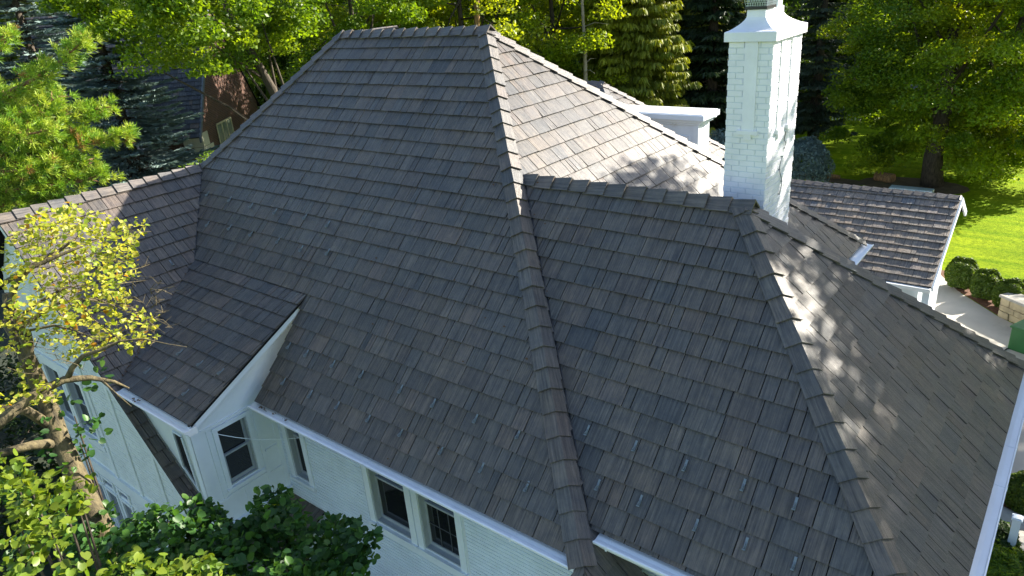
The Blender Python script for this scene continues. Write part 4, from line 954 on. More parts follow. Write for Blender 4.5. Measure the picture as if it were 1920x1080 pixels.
# world positions of leaf clumps (x, y, z, radius) and branch polylines
RED = [[-7.28, -2.27, 3.23, 0.22], [-7.27, -2.07, 3.39, 0.22], [-6.74, -2.01, 3.6, 0.22], [-6.31, -1.94, 3.74, 0.22], [-5.86, -1.88, 3.82, 0.22], [-6.31, -1.55, 3.52, 0.22], [-6.28, -1.39, 3.4, 0.22], [-5.72, -1.79, 3.47, 0.22], [-5.8, -1.91, 3.57, 0.22], [-7.46, -1.61, 3.22, 0.22], [-6.95, -2.04, 3.32, 0.22], [-6.26, -2.47, 3.33, 0.22], [-6.52, -2.1, 3.23, 0.22], [-7.34, -1.59, 2.99, 0.22], [-7.13, -1.45, 2.9, 0.22], [-6.96, -1.26, 2.94, 0.22], [-6.18, -1.35, 3.22, 0.22], [-6.28, -1.25, 3.02, 0.22], [-6.63, -1.32, 2.87, 0.22], [-5.68, -1.87, 3.12, 0.22], [-6.57, -1.78, 2.93, 0.22], [-6.19, -2.18, 3.1, 0.22], [-7.28, -2.14, 2.84, 0.22], [-5.98, -2.7, 3.27, 0.22], [-6.6, -1.39, 2.66, 0.22], [-6.86, -1.14, 2.6, 0.22], [-5.91, -1.81, 2.88, 0.22], [-7.11, -1.74, 2.57, 0.22], [-7.16, -2.03, 2.59, 0.22], [-5.81, -2.69, 3.03, 0.22], [-6.72, -1.79, 2.47, 0.22], [-5.63, -2.38, 2.84, 0.22], [-6.28, -1.65, 2.51, 0.22], [-6.13, -1.57, 2.55, 0.22], [-5.88, -2.17, 2.59, 0.22], [-5.98, -1.92, 2.42, 0.22], [-6.71, -1.49, 2.15, 0.22], [-5.85, -1.64, 2.37, 0.22], [-5.51, -1.64, 2.37, 0.22], [-6.31, -1.31, 1.88, 0.22], [-6.0, -1.62, 2.09, 0.22], [-6.65, -1.58, 1.95, 0.22], [-5.82, -2.08, 2.34, 0.22], [-5.75, -1.72, 2.04, 0.22], [-6.58, -1.59, 1.77, 0.22], [-6.21, -1.92, 2.05, 0.22], [-6.32, -2.02, 2.27, 0.22], [-6.04, -2.4, 2.65, 0.22], [-5.75, -2.6, 2.94, 0.22], [-6.99, -2.07, 1.75, 0.22], [-5.54, -2.34, 2.19, 0.22], [-7.12, -2.34, 2.37, 0.22], [-6.37, -2.74, 2.64, 0.22], [-7.12, -2.13, 1.95, 0.22], [-6.28, -2.58, 2.3, 0.22], [-7.08, -1.89, 2.11, 0.22], [-6.63, -2.86, 2.26, 0.22], [-6.09, -2.83, 2.46, 0.22], [-6.7, -0.93, 3.2, 0.22], [-6.92, -1.68, 3.47, 0.22], [-6.98, -1.86, 3.45, 0.22], [-6.46, -2.55, 2.46, 0.22], [-5.94, -2.6, 2.32, 0.22], [-6.61, -2.76, 1.83, 0.22], [-5.76, -3.14, 2.13, 0.22], [-6.61, -2.82, 1.54, 0.22], [-6.51, -2.61, 1.7, 0.22], [-6.14, -3.19, 1.74, 0.22], [-6.74, -2.93, 1.31, 0.22], [-5.75, -2.84, 1.86, 0.22], [-6.28, -3.06, 2.08, 0.22], [-6.7, -1.93, 1.81, 0.22]]
BUSH_DARK = [[-4.84, -2.83, 0.13, 0.38], [-5.1, -2.47, -0.0, 0.38], [-4.79, -2.32, 0.12, 0.38], [-4.81, -2.04, -0.0, 0.38], [-4.68, -1.86, -0.16, 0.38], [-4.21, -1.97, -0.12, 0.38], [-4.54, -2.22, -0.09, 0.38], [-4.24, -2.64, 0.21, 0.38], [-4.38, -2.87, 0.07, 0.38], [-4.29, -2.5, -0.09, 0.38], [-3.83, -2.31, 0.0, 0.38], [-3.61, -2.18, -0.07, 0.38], [-3.68, -2.55, -0.06, 0.38], [-4.18, -2.77, -0.15, 0.38], [-4.59, -3.01, 0.15, 0.38], [-3.93, -1.39, 0.12, 0.38], [-3.46, -1.46, 0.21, 0.38], [-3.76, -1.55, -0.04, 0.38], [-3.77, -1.79, -0.11, 0.38], [-3.72, -1.5, -0.4, 0.38], [-3.58, -1.27, -0.42, 0.38], [-3.14, -1.19, -0.09, 0.38], [-3.31, -0.8, -0.5, 0.38], [-2.64, -1.03, -0.17, 0.38], [-3.06, -1.18, -0.48, 0.38], [-2.88, -1.65, -0.11, 0.38], [-2.64, -1.16, -0.37, 0.38], [-2.9, -1.98, -0.01, 0.38], [-3.55, -1.98, -0.28, 0.38], [-2.89, -1.49, -0.53, 0.38], [-2.38, -1.5, -0.2, 0.38], [-3.92, -1.98, -0.05, 0.38], [-5.54, -3.09, -0.02, 0.38], [-5.98, -2.74, -0.13, 0.38], [-6.12, -3.45, -0.04, 0.38], [-6.13, -3.05, 0.2, 0.38], [-7.13, -3.26, 0.25, 0.38], [-5.17, -3.27, -0.11, 0.38], [-4.77, -3.15, -0.17, 0.38]]
BUSH_MID = [[-6.02, -2.62, 0.9, 0.4], [-6.16, -2.74, 0.75, 0.4], [-6.34, -2.49, 1.12, 0.4], [-6.9, -1.97, 1.35, 0.4], [-7.62, -2.53, 0.24, 0.4]]
BUSH_LIT = [[-5.1, -3.57, 1.46, 0.26], [-4.53, -3.53, 1.54, 0.26], [-4.63, -3.32, 1.42, 0.26], [-4.53, -3.34, 1.3, 0.26], [-4.55, -3.17, 1.29, 0.26], [-4.3, -3.67, 1.52, 0.26], [-4.54, -3.79, 1.36, 0.26], [-4.25, -3.59, 1.36, 0.26], [-4.22, -3.3, 1.3, 0.26], [-4.19, -3.74, 1.28, 0.26], [-3.97, -3.96, 1.42, 0.26], [-3.97, -3.74, 1.19, 0.26], [-3.9, -3.97, 1.19, 0.26], [-3.36, -4.18, 1.52, 0.26], [-3.74, -3.7, 1.44, 0.26], [-4.47, -3.81, 1.68, 0.26], [-3.12, -3.79, 1.33, 0.26], [-3.08, -3.33, 1.08, 0.26], [-2.81, -3.3, 1.1, 0.26], [-2.84, -3.1, 0.99, 0.26], [-2.87, -2.98, 0.74, 0.26], [-3.05, -2.69, 0.55, 0.26], [-2.64, -2.76, 0.72, 0.26], [-2.93, -2.99, 0.79, 0.26], [-3.24, -3.39, 0.98, 0.26], [-5.1, -3.57, 1.61, 0.26], [-5.02, -3.48, 1.51, 0.26]]
BR = [[[-5.78, -2.78, -0.46], [-6.12, -2.75, 0.08], [-6.45, -2.72, 0.88], [-6.63, -2.66, 1.28], [-6.74, -2.65, 1.81], [-6.88, -2.65, 2.48], [-6.87, -2.59, 2.83]], [[-6.74, -2.65, 1.81], [-6.67, -2.63, 2.21], [-6.6, -2.64, 2.61], [-6.57, -2.64, 2.84]], [[-6.75, -2.68, 1.82], [-6.98, -2.65, 2.15], [-7.19, -2.66, 2.41]], [[-6.67, -2.74, 2.42], [-6.53, -2.51, 2.5], [-6.41, -2.26, 2.65], [-6.22, -2.01, 2.66], [-6.1, -1.75, 2.55]], [[-6.73, -2.67, 2.67], [-6.68, -2.5, 2.98], [-6.57, -2.3, 3.15], [-6.51, -1.97, 3.26], [-6.54, -1.66, 3.37]], [[-6.54, -2.7, 3.05], [-6.4, -2.41, 3.18], [-6.22, -2.08, 3.28], [-6.12, -1.71, 3.35], [-6.12, -1.41, 3.36]], [[-6.77, -2.69, 2.45], [-6.84, -2.38, 2.57], [-6.77, -1.98, 2.69], [-6.65, -1.62, 2.66]], [[-5.93, -3.47, 1.6], [-5.93, -3.21, 1.71], [-5.92, -2.88, 1.83], [-5.86, -2.58, 1.87], [-5.76, -2.33, 1.8], [-5.64, -2.12, 1.67], [-5.54, -2.01, 1.55]], [[-5.85, -2.54, 1.88], [-5.78, -2.48, 2.01], [-5.69, -2.35, 2.14], [-5.54, -2.18, 2.19], [-5.4, -1.99, 2.26], [-5.21, -1.79, 2.25], [-4.98, -1.62, 2.16], [-4.87, -1.45, 2.07]], [[-6.68, -2.75, 1.88], [-6.63, -2.59, 2.13], [-6.6, -2.56, 2.36], [-6.44, -2.33, 2.37], [-6.25, -2.18, 2.28], [-6.01, -2.0, 2.1]], [[-6.52, -2.72, 1.02], [-6.51, -2.93, 1.39], [-6.53, -3.18, 1.56]], [[-6.42, -2.75, 0.82], [-6.35, -3.05, 0.99], [-6.34, -3.39, 1.08]], [[-5.7, -2.24, 1.74], [-5.51, -2.2, 1.6], [-5.29, -2.14, 1.43]], [[-6.43, -2.0, 2.62], [-6.2, -1.94, 2.34], [-5.82, -1.82, 2.07]], [[-6.46, -2.12, 2.62], [-6.16, -1.85, 2.62], [-5.89, -1.62, 2.39], [-5.68, -1.51, 2.28], [-5.46, -1.42, 2.1]]]
TW = [[[-6.31, -1.38, 2.65], [-5.99, -1.12, 2.67]], [[-6.09, -1.56, 3.05], [-6.15, -1.13, 2.86]], [[-5.61, -2.02, 2.74], [-5.71, -1.78, 2.6]], [[-6.5, -2.41, 3.61], [-6.73, -2.09, 3.46]], [[-6.09, -1.44, 3.41], [-5.52, -1.37, 3.46]], [[-5.46, -2.34, 2.55], [-5.34, -2.13, 2.44]], [[-6.33, -2.16, 2.48], [-6.4, -1.96, 2.34]], [[-5.7, -1.9, 3.3], [-6.24, -1.31, 2.89]], [[-5.41, -1.65, 3.08], [-6.16, -1.07, 2.82]], [[-6.65, -2.36, 3.62], [-6.31, -2.32, 3.5]], [[-6.14, -2.69, 2.6], [-5.83, -2.55, 2.77]], [[-6.64, -2.52, 2.43], [-5.82, -2.5, 2.58]], [[-5.92, -2.16, 3.21], [-6.35, -1.82, 2.81]], [[-6.22, -2.64, 2.48], [-6.12, -2.46, 2.54]], [[-6.37, -2.11, 3.45], [-5.73, -1.93, 3.52]], [[-5.93, -2.38, 3.76], [-6.88, -1.96, 3.59]], [[-6.31, -2.26, 2.55], [-6.03, -2.0, 2.32]], [[-6.23, -2.52, 2.66], [-5.77, -2.25, 2.79]], [[-5.56, -1.79, 2.92], [-5.88, -1.29, 2.72]], [[-5.49, -2.18, 2.88], [-5.43, -2.09, 2.74]], [[-5.75, -1.81, 2.72], [-5.87, -1.58, 2.4]], [[-6.46, -2.43, 2.03], [-5.87, -2.35, 2.19]], [[-6.06, -2.14, 3.56], [-6.73, -1.71, 3.41]], [[-6.04, -2.76, 2.93], [-6.2, -2.45, 2.94]], [[-6.05, -2.83, 2.26], [-5.54, -2.81, 2.42]], [[-5.53, -1.53, 3.35], [-5.31, -1.4, 3.21]], [[-6.75, -2.4, 3.52], [-6.16, -2.22, 3.47]], [[-6.4, -2.38, 2.81], [-6.05, -2.35, 2.7]], [[-5.96, -1.34, 3.3], [-6.25, -0.89, 3.22]], [[-5.93, -2.46, 2.46], [-5.52, -2.25, 2.57]], [[-6.38, -2.27, 2.88], [-5.58, -2.31, 2.97]], [[-6.0, -1.7, 2.91], [-5.77, -1.49, 3.03]], [[-5.89, -2.62, 2.15], [-6.11, -2.33, 1.9]], [[-6.38, -1.96, 2.48], [-6.38, -1.56, 2.4]], [[-6.33, -2.55, 2.11], [-6.22, -2.38, 1.84]], [[-6.62, -2.65, 2.29], [-5.94, -2.59, 2.43]], [[-5.82, -1.53, 3.27], [-5.38, -1.4, 3.38]], [[-5.99, -2.56, 2.34], [-5.45, -2.53, 2.34]], [[-5.79, -3.1, 2.32], [-5.86, -2.77, 2.04]], [[-6.07, -2.65, 2.66], [-6.41, -2.39, 2.51]], [[-6.37, -2.48, 3.6], [-6.61, -2.23, 3.59]], [[-5.47, -1.77, 3.21], [-6.09, -1.1, 3.05]], [[-6.7, -2.35, 3.53], [-5.73, -2.31, 3.53]], [[-5.97, -3.03, 2.35], [-6.24, -2.79, 2.24]], [[-5.74, -2.01, 3.31], [-6.32, -1.39, 3.03]], [[-6.54, -1.96, 2.43], [-6.23, -1.89, 2.35]], [[-5.9, -1.56, 2.37], [-5.98, -1.42, 2.13]], [[-6.48, -1.8, 2.55], [-6.38, -1.48, 2.52]], [[-5.99, -2.46, 2.87], [-6.28, -2.26, 2.67]], [[-5.85, -2.52, 3.39], [-6.64, -1.95, 2.99]], [[-5.65, -2.72, 2.72], [-5.73, -2.37, 2.37]], [[-6.06, -1.66, 2.89], [-5.56, -1.56, 2.9]], [[-6.11, -2.79, 2.65], [-5.95, -2.6, 2.58]], [[-6.27, -1.55, 3.31], [-6.01, -1.51, 3.12]], [[-6.62, -2.15, 3.11], [-6.35, -2.08, 3.19]], [[-6.43, -1.73, 3.41], [-5.59, -1.8, 3.64]], [[-6.33, -2.71, 2.37], [-6.41, -2.36, 2.0]], [[-5.83, -2.1, 3.57], [-6.47, -1.69, 3.31]], [[-6.37, -2.37, 2.33], [-5.45, -2.36, 2.38]], [[-6.31, -2.0, 3.15], [-5.81, -1.83, 3.01]], [[-6.19, -2.48, 3.38], [-6.77, -2.06, 2.99]], [[-6.05, -1.27, 3.36], [-5.87, -1.14, 3.36]], [[-6.27, -2.18, 2.18], [-5.72, -2.08, 2.24]], [[-5.74, -2.67, 2.77], [-6.54, -2.24, 2.18]], [[-5.96, -2.42, 3.56], [-6.72, -1.98, 3.34]], [[-6.74, -1.86, 3.15], [-6.04, -1.8, 3.1]], [[-5.73, -3.08, 2.48], [-6.07, -2.87, 2.35]], [[-6.16, -2.12, 2.87], [-6.35, -1.91, 2.64]], [[-6.53, -1.38, 2.91], [-5.64, -1.54, 3.1]], [[-5.56, -2.97, 2.42], [-6.43, -2.47, 1.77]], [[-5.48, -2.6, 2.55], [-6.43, -2.1, 2.08]], [[-6.83, -2.24, 3.52], [-6.76, -1.93, 3.53]], [[-5.71, -1.67, 2.52], [-5.33, -1.56, 2.37]], [[-6.43, -2.09, 3.58], [-6.18, -1.99, 3.58]], [[-6.55, -2.39, 3.16], [-5.87, -2.26, 3.27]], [[-6.21, -2.21, 3.25], [-6.57, -1.89, 2.85]], [[-6.2, -2.74, 2.32], [-6.44, -2.38, 2.02]], [[-6.33, -2.04, 2.62], [-5.6, -2.14, 2.77]], [[-5.88, -1.65, 2.14], [-5.28, -1.6, 2.27]], [[-5.56, -1.58, 3.56], [-6.04, -1.26, 3.18]], [[-5.35, -2.34, 2.39], [-5.33, -2.05, 2.43]], [[-5.9, -2.24, 2.58], [-5.62, -2.19, 2.62]], [[-6.15, -1.27, 3.26], [-5.7, -1.28, 3.48]], [[-5.56, -2.28, 2.18], [-5.78, -2.09, 1.86]], [[-6.23, -2.51, 2.79], [-6.49, -2.07, 2.7]], [[-6.3, -2.33, 2.06], [-6.3, -2.14, 1.82]], [[-5.51, -2.61, 2.26], [-5.34, -2.49, 2.1]], [[-6.61, -2.5, 3.08], [-6.17, -2.46, 3.17]], [[-5.72, -2.27, 3.35], [-6.15, -1.93, 3.06]], [[-5.93, -1.98, 3.2], [-5.68, -1.77, 3.07]], [[-6.32, -2.18, 2.79], [-6.31, -2.06, 2.59]], [[-5.95, -2.29, 3.22], [-6.27, -1.79, 3.04]], [[-5.96, -2.54, 3.14], [-6.59, -2.12, 2.8]], [[-5.96, -2.43, 2.55], [-5.95, -2.37, 2.33]], [[-5.76, -2.29, 2.97], [-6.01, -1.95, 2.86]], [[-5.69, -1.83, 2.8], [-6.19, -1.49, 2.61]], [[-5.74, -2.22, 3.11], [-6.09, -2.01, 2.79]], [[-6.05, -2.74, 2.58], [-6.53, -2.4, 2.29]], [[-6.3, -1.6, 3.43], [-6.1, -1.39, 3.4]], [[-5.87, -2.08, 3.68], [-5.78, -2.0, 3.65]], [[-6.28, -2.08, 3.0], [-6.57, -1.83, 2.89]], [[-5.42, -2.29, 2.37], [-5.69, -1.82, 2.27]], [[-6.02, -2.39, 2.88], [-5.51, -2.22, 2.88]], [[-5.99, -1.87, 2.29], [-5.71, -1.88, 2.14]], [[-6.0, -2.16, 2.58], [-6.26, -1.94, 2.23]], [[-5.99, -1.39, 2.78], [-5.49, -1.26, 2.99]], [[-6.39, -1.77, 2.24], [-6.24, -1.66, 2.07]], [[-6.1, -2.32, 1.98], [-5.38, -2.15, 2.25]], [[-6.22, -2.66, 2.27], [-5.52, -2.69, 2.59]], [[-5.51, -1.92, 2.19], [-5.59, -1.68, 2.11]], [[-5.82, -1.63, 2.65], [-6.12, -1.43, 2.47]], [[-5.82, -1.38, 2.54], [-5.81, -1.15, 2.45]], [[-5.62, -1.57, 2.22], [-5.83, -1.39, 1.97]], [[-5.4, -1.7, 2.47], [-6.12, -1.29, 2.22]], [[-6.04, -1.49, 2.03], [-6.04, -1.33, 1.93]], [[-6.16, -1.24, 2.18], [-5.93, -1.23, 2.2]], [[-5.49, -1.34, 2.68], [-6.05, -0.94, 2.34]], [[-6.11, -1.31, 2.48], [-5.71, -1.25, 2.7]], [[-5.39, -1.82, 2.64], [-6.27, -1.37, 2.26]], [[-5.38, -1.42, 2.59], [-5.24, -1.21, 2.59]], [[-5.71, -1.4, 2.25], [-5.89, -1.13, 1.94]], [[-5.47, -1.42, 2.62], [-5.32, -1.2, 2.71]], [[-6.05, -1.21, 2.51], [-5.78, -1.14, 2.68]], [[-5.8, -1.42, 2.41], [-5.76, -1.22, 2.45]], [[-5.99, -1.58, 1.92], [-5.88, -1.42, 1.89]], [[-5.34, -1.69, 2.07], [-5.41, -1.48, 2.1]], [[-6.35, -1.35, 2.4], [-6.09, -1.31, 2.34]], [[-5.77, -1.32, 2.55], [-5.5, -1.3, 2.65]], [[-6.07, -1.25, 2.13], [-5.36, -1.33, 2.41]], [[-5.65, -1.57, 2.26], [-5.72, -1.41, 2.13]], [[-5.97, -1.3, 2.29], [-5.86, -1.13, 2.39]], [[-6.03, -1.44, 2.6], [-5.51, -1.49, 2.88]]]
PINE = [[[-15.26, -0.48, 3.92], [-14.61, 0.2, 4.49], [-13.9, 0.87, 4.84], [-13.41, 1.41, 5.2], [-13.04, 1.82, 5.57]], [[-15.24, -0.62, 3.5], [-14.56, 0.2, 3.94], [-13.95, 0.82, 3.97], [-13.52, 1.45, 4.1], [-13.12, 1.92, 4.14]], [[-14.73, -0.88, 3.16], [-14.15, -0.11, 3.36], [-13.52, 0.58, 3.37], [-13.07, 1.29, 3.47], [-12.58, 2.0, 3.59]], [[-14.3, -1.14, 2.71], [-13.73, -0.43, 2.81], [-13.32, 0.23, 2.79], [-12.91, 0.81, 2.8], [-12.65, 1.27, 2.89]], [[-15.75, -0.19, 4.41], [-15.13, 0.54, 4.42], [-14.76, 1.08, 4.51]], [[-14.0, -0.82, 3.96], [-13.6, -0.11, 3.95], [-13.25, 0.33, 3.88], [-13.0, 0.76, 3.92]], [[-13.96, -1.05, 3.28], [-13.62, -0.51, 3.28], [-13.27, -0.06, 3.21], [-12.91, 0.41, 3.24]], [[-15.73, 0.09, 5.25], [-15.4, 0.54, 5.41], [-15.08, 0.91, 5.64], [-14.95, 1.01, 5.77]], [[-14.02, -1.02, 2.49], [-13.7, -0.52, 2.55], [-13.48, -0.09, 2.57], [-13.26, 0.31, 2.64]], [[-15.67, 0.22, 4.79], [-15.04, 0.56, 4.59], [-14.61, 0.86, 4.33], [-14.48, 1.24, 4.32]], [[-14.92, 0.1, 3.25], [-14.55, 0.58, 3.17], [-14.25, 1.08, 3.02], [-13.96, 1.59, 2.99]], [[-15.21, -0.6, 2.69], [-14.8, 0.22, 2.76], [-14.37, 0.93, 2.74], [-14.23, 1.35, 2.8]], [[-14.31, -0.25, 4.31], [-13.93, 0.29, 4.23], [-13.69, 0.72, 4.27], [-13.47, 1.11, 4.49]], [[-14.3, -0.31, 4.11], [-13.87, 0.28, 3.63], [-13.56, 0.87, 3.59], [-13.3, 1.35, 3.73]]]

DEC = 'deciduous trees behind the house'
# name, base, H, crown radii, crown centre height, label, palette, seed ...
tree('maple_tree', (-21.8, 14.3, GZ), 15, (4.3, 4.3, 3.1), 12.2, 'broad green tree overhanging the slate roof of the brick house', G_MAPLE, 21, 120, 399, 0.081, lean=(-.5, -4.2))
tree('maple_tree', (-24.0, 18.0, GZ), 15, (3.6, 3.4, 5.0), 10.8, 'leafy tree between the brick house and the left end of the top ridge', G_MAPLE, 22, 110, 357, 0.087)
tree('oak_tree', (-29.8, 25.5, GZ), 17, (6.0, 5.0, 6.5), 11.5, 'tall sunlit green tree rising behind the left part of the top ridge', G_YEL, 23, 130, 357, 0.099)
tree('oak_tree', (-22.9, 24.2, GZ), 17, (4.6, 4.2, 6.5), 10.8, 'yellow-green tree behind the middle of the top ridge', G_YEL, 24, 110, 357, 0.093)
tree('maple_tree', (-20.4, 28.8, GZ), 16, (4.3, 4.0, 5.6), 10.2, 'bright green tree just right of the ridge peak', G_YEL, 25, 120, 378, 0.093)
tree('maple_tree', (-27.5, 37, GZ), 18, (7, 6, 8), 9.8, 'dark green tree deep behind the ridge peak', G_DARK, 26, 120, 336, 0.124)
tree('maple_tree', (-38, 30, GZ), 18, (7, 7, 8), 10, 'dark tree far behind the left part of the ridge', G_DARK, 27, 120, 336, 0.124)
tree('maple_tree', (-42, 19, GZ), 19, (7, 7, 8), 11, 'shaded green tree beyond the brick house', G_MAPLE, 28, 120, 336, 0.124)
tree('maple_tree', (-52, 12.5, GZ), 20, (6.5, 6.5, 8), 10.5, 'yellow-grey tree at the far upper left corner', [(.12, .15, .05), (.09, .12, .04), (.07, .10, .04)], 29, 120, 315, 0.124)
tree('maple_tree', (-52, 24, GZ), 20, (8, 8, 9), 10, 'broad dark tree far beyond the blue spruces', G_DARK, 30, 120, 315, 0.136)
conifer('blue_spruce', (-26.9, 8.0, GZ), 15.5, 4.0, 'dark blue spruce standing in front of the brick house roof', G_BLU, 31, L_BLUE, weep=.05, levels=40, nb=11, spray=.15, droop=.18, dens=75)
conifer('blue_spruce', (-34.5, 8.2, GZ), 17, 4.6, 'silvery blue spruce further back near the upper left corner', G_BLU, 32, L_BLUE, weep=.0, levels=40, nb=11, spray=.17, droop=.18, dens=65)
conifer('weeping_spruce', (-17.3, 32.2, GZ), 19, 4.3, 'tall sunlit yellow-green spruce with drooping branches behind the roof', G_SPR, 33, L_SPR, weep=1.3, levels=52, nb=13, spray=.21, droop=.30, dens=95)
conifer('weeping_spruce', (-18.2, 41.5, GZ), 22, 5.2, 'olive drooping spruce behind the brightest spruce', G_SPR, 34, L_SPR, weep=1.2, levels=44, nb=12, spray=.25, droop=.3, dens=60)
conifer('fir_tree', (-15.0, 37.2, GZ), 18, 3.6, 'very dark fir left of the chimney', [(.026, .05, .018), (.036, .064, .02)], 35, L_SPR, weep=.5, levels=30, nb=11, spray=.24, droop=.25, dens=55)
tree('maple_tree', (-14.5, 45, GZ), 17, (3.6, 3.6, 7.5), 8.8, 'dark green tree behind the chimney', G_DARK, 36, 100, 336, 0.112)
tree('maple_tree', (-20.5, 50, GZ), 20, (7, 6, 9), 9.8, 'dense dark tree in the wood behind the spruces', G_DARK, 37, 110, 336, 0.136)
conifer('fir_tree', (-10.6, 43, GZ), 16, 2.7, 'grey-green conifer just right of the chimney', [(.07, .10, .06), (.055, .08, .05)], 38, L_SPR, weep=.4, levels=26, nb=10, spray=.2, droop=.2, dens=60)
tree('maple_tree', (-2.6, 36.8, GZ), 15, (6.2, 5.0, 6.5), 6.6, 'huge spreading tree with dark trunk on the lawn right of the chimney', G_MAPLE + G_YEL[:2], 39, 215, 546, 0.081, trunk_r=.45, low=.6, clump=.14)  # the yellow tints mixed in are sun highlights put into the leaf colour
tree('maple_tree', (-.2, 39.5, GZ), 16, (4.9, 4.2, 6.9), 7.6, 'sunlit spreading tree at the right edge above the lawn', G_YEL, 40, 170, 504, 0.081, trunk_r=.35, low=1.2, clump=.16)
tree('maple_tree', (-1, 50, GZ), 19, (6.5, 5, 8), 10, 'tall green tree behind the big lawn trees', G_MAPLE, 41, 130, 336, 0.124)
tree('maple_tree', (-5, 60, GZ), 20, (9, 6, 8), 11, 'tall tree far behind the lawn', G_MAPLE, 42, 130, 315, 0.136)
tree('maple_tree', (-16, 74, GZ), 20, (8, 6, 8), 11, 'far tree across the street behind the hedge', G_YEL, 43, 110, 273, 0.161)
tree('shade_tree', (9.0, 17.4, GZ), 17, (5.8, 4.6, 4.6), 12.35, 'large tree whose shade falls over the right roof slope', G_MAPLE, 44, 185, 441, 0.105, mat=L_SPR, trunk_r=.4, clump=.19)
tree('shade_tree', (15.5, 20.0, GZ), 17, (5.0, 5.0, 5.0), 10.5, 'second large tree shading the driveway right of the house', G_MAPLE, 45, 120, 399, 0.105, mat=L_SPR, trunk_r=.4, clump=.19)
tree('maple_tree', (17.5, 36, GZ), 17, (6.5, 6, 7.5), 8.5, 'unseen tree added beyond the right edge of the lawn to block bright sky', G_DARK, 46, 110, 300, .13, mat=L_SPR, clump=.2)  # this and the next two: out-of-view trees added to screen the roof from sky glare
tree('maple_tree', (25, 27, GZ), 17, (6.5, 6.5, 7.5), 8.5, 'unseen tree added well to the right of the driveway to block bright sky', G_DARK, 47, 110, 300, .13, mat=L_SPR, clump=.2)
tree('maple_tree', (20, 11, GZ), 15, (6, 6, 6.5), 8, 'unseen tree added beside the driveway right of the house to block bright sky', G_DARK, 48, 110, 300, .13, mat=L_SPR, clump=.2)
for (x, y, h, r0, c0, lb, sd) in [(-20.1, 22.3, 14, .20, M_BARK2, 'bare orange-brown trunk showing above the ridge peak', 1), (-18.0, 28.0, 12, .13, M_TWIG, 'thin pale bare trunk left of the weeping spruce', 2), (-25.0, 22.2, 13, .14, M_BARK, 'slender dark trunk behind the left part of the ridge', 3)]:
    mb = MB(); rr = random.Random(sd); pts = [(x + rr.uniform(-.1, .1), y + rr.uniform(-.1, .1), GZ + h * k / 6) for k in range(7)]; mb.tube(pts, [r0 * (1.3 - .9 * k / 6) for k in range(7)], 8)
    for k in range(7):
        z = GZ + h * rr.uniform(.35, .9); a = rr.uniform(0, 6.3); mb.tube([(x, y, z), (x + math.cos(a) * .7, y + math.sin(a) * .7, z + .2), (x + math.cos(a) * 1.5, y + math.sin(a) * 1.5, z + .1)], [.03, .02, .008], 5)
    tag(mb.build('bare_trunk', c0, smooth=True), lb, 'tree')
# far-off wood that closes the view
rng = np.random.default_rng(90)
n = 90000; a = rng.uniform(math.radians(76), math.radians(172), n); R = rng.uniform(84, 108, n)
P = np.stack([R * np.cos(a), R * np.sin(a) - 5, GZ + rng.uniform(0, 1, n) ** .8 * (17 + 4 * np.sin(a * 23) + 3 * np.sin(a * 51))], 1)
V, F, TT = leaf_quads(P, .75, tints(n, G_DARK + G_MAPLE, rng), rng); o = np_obj('far_wood', V, F, TT, L_DEC); o['kind'] = 'stuff'
# undergrowth between the near trees
n = 26000; k = rng.integers(0, 26, n); cen = np.stack([rng.uniform(-50, -15, 26), np.zeros(26), np.full(26, GZ)], 1); cen[:, 1] = 18 + (cen[:, 0] + 50) * .62 + rng.uniform(2, 12, 26)
q = unit(n, rng) * rng.uniform(.4, 1, (n, 1)) * np.array([2.4, 2.4, 2.6]); P = cen[k] + q; P[:, 2] = np.abs(P[:, 2] - GZ) + GZ
V, F, TT = leaf_quads(P, .18, tints(n, G_DARK, rng), rng); o = np_obj('undergrowth', V, F, TT, L_DEC); o['kind'] = 'stuff'

def shrub(name, loc, r, label, cols, seed, n, leaf, mat=None, cat='shrub', core=True, group=None, asp=.6, flat=.86):
    rng = np.random.default_rng(seed); t = empty(name, label, cat, loc, group); r = np.array(r)
    q = unit(n, rng); q[:, 2] = np.where(q[:, 2] < -.55, -q[:, 2], q[:, 2]); wob = 1 + .05 * np.sin(q[:, :1] * 7 + seed) + .05 * np.cos(q[:, 1:2] * 9)
    P = q * rng.uniform(.62 if name == 'juniper' else .88, 1.0, (n, 1)) * wob * r + np.array(loc) + np.array([0, 0, r[2] * flat])
    V, F, TT = leaf_quads(P, leaf, tints(n, cols, rng), rng, out=q * 1.5, upbias=0, asp=asp); adopt(np_obj('foliage', V, F, TT, mat or L_DEC), t)
    mb = MB()
    if core and name != 'juniper':
        mb2 = MB(); rings = []; 
        for i in range(7):
            ph = -1.2 + 2.7 * i / 6; rings.append([(loc[0] + r[0] * .84 * math.cos(ph) * math.cos(b), loc[1] + r[1] * .84 * math.cos(ph) * math.sin(b), loc[2] + r[2] * flat + r[2] * .84 * math.sin(ph)) for b in [2 * math.pi * j / 12 for j in range(12)]])
        mb2.add([p for rg in rings for p in rg], [(i * 12 + j, i * 12 + (j + 1) % 12, (i + 1) * 12 + (j + 1) % 12, (i + 1) * 12 + j) for i in range(6) for j in range(12)] + [tuple(72 + j for j in range(12))], tuple(c * .5 for c in cols[0])); adopt(mb2.build('shade_core', L_SPR), t)  # solid core in darkened leaf tint, standing in for shade inside the shrub
    mb.tube([loc, (loc[0], loc[1], loc[2] + r[2] * .8)], [.05, .03], 6); adopt(mb.build('stem', M_BARK), t); return t
BX = [(.09, .15, .018), (.07, .125, .015), (.12, .18, .02)]
shrub('boxwood', (.78, 23.35, GZ), (.54, .54, .64), 'clipped round boxwood nearest the garage', BX, 61, 9000, .045, group='clipped boxwoods')
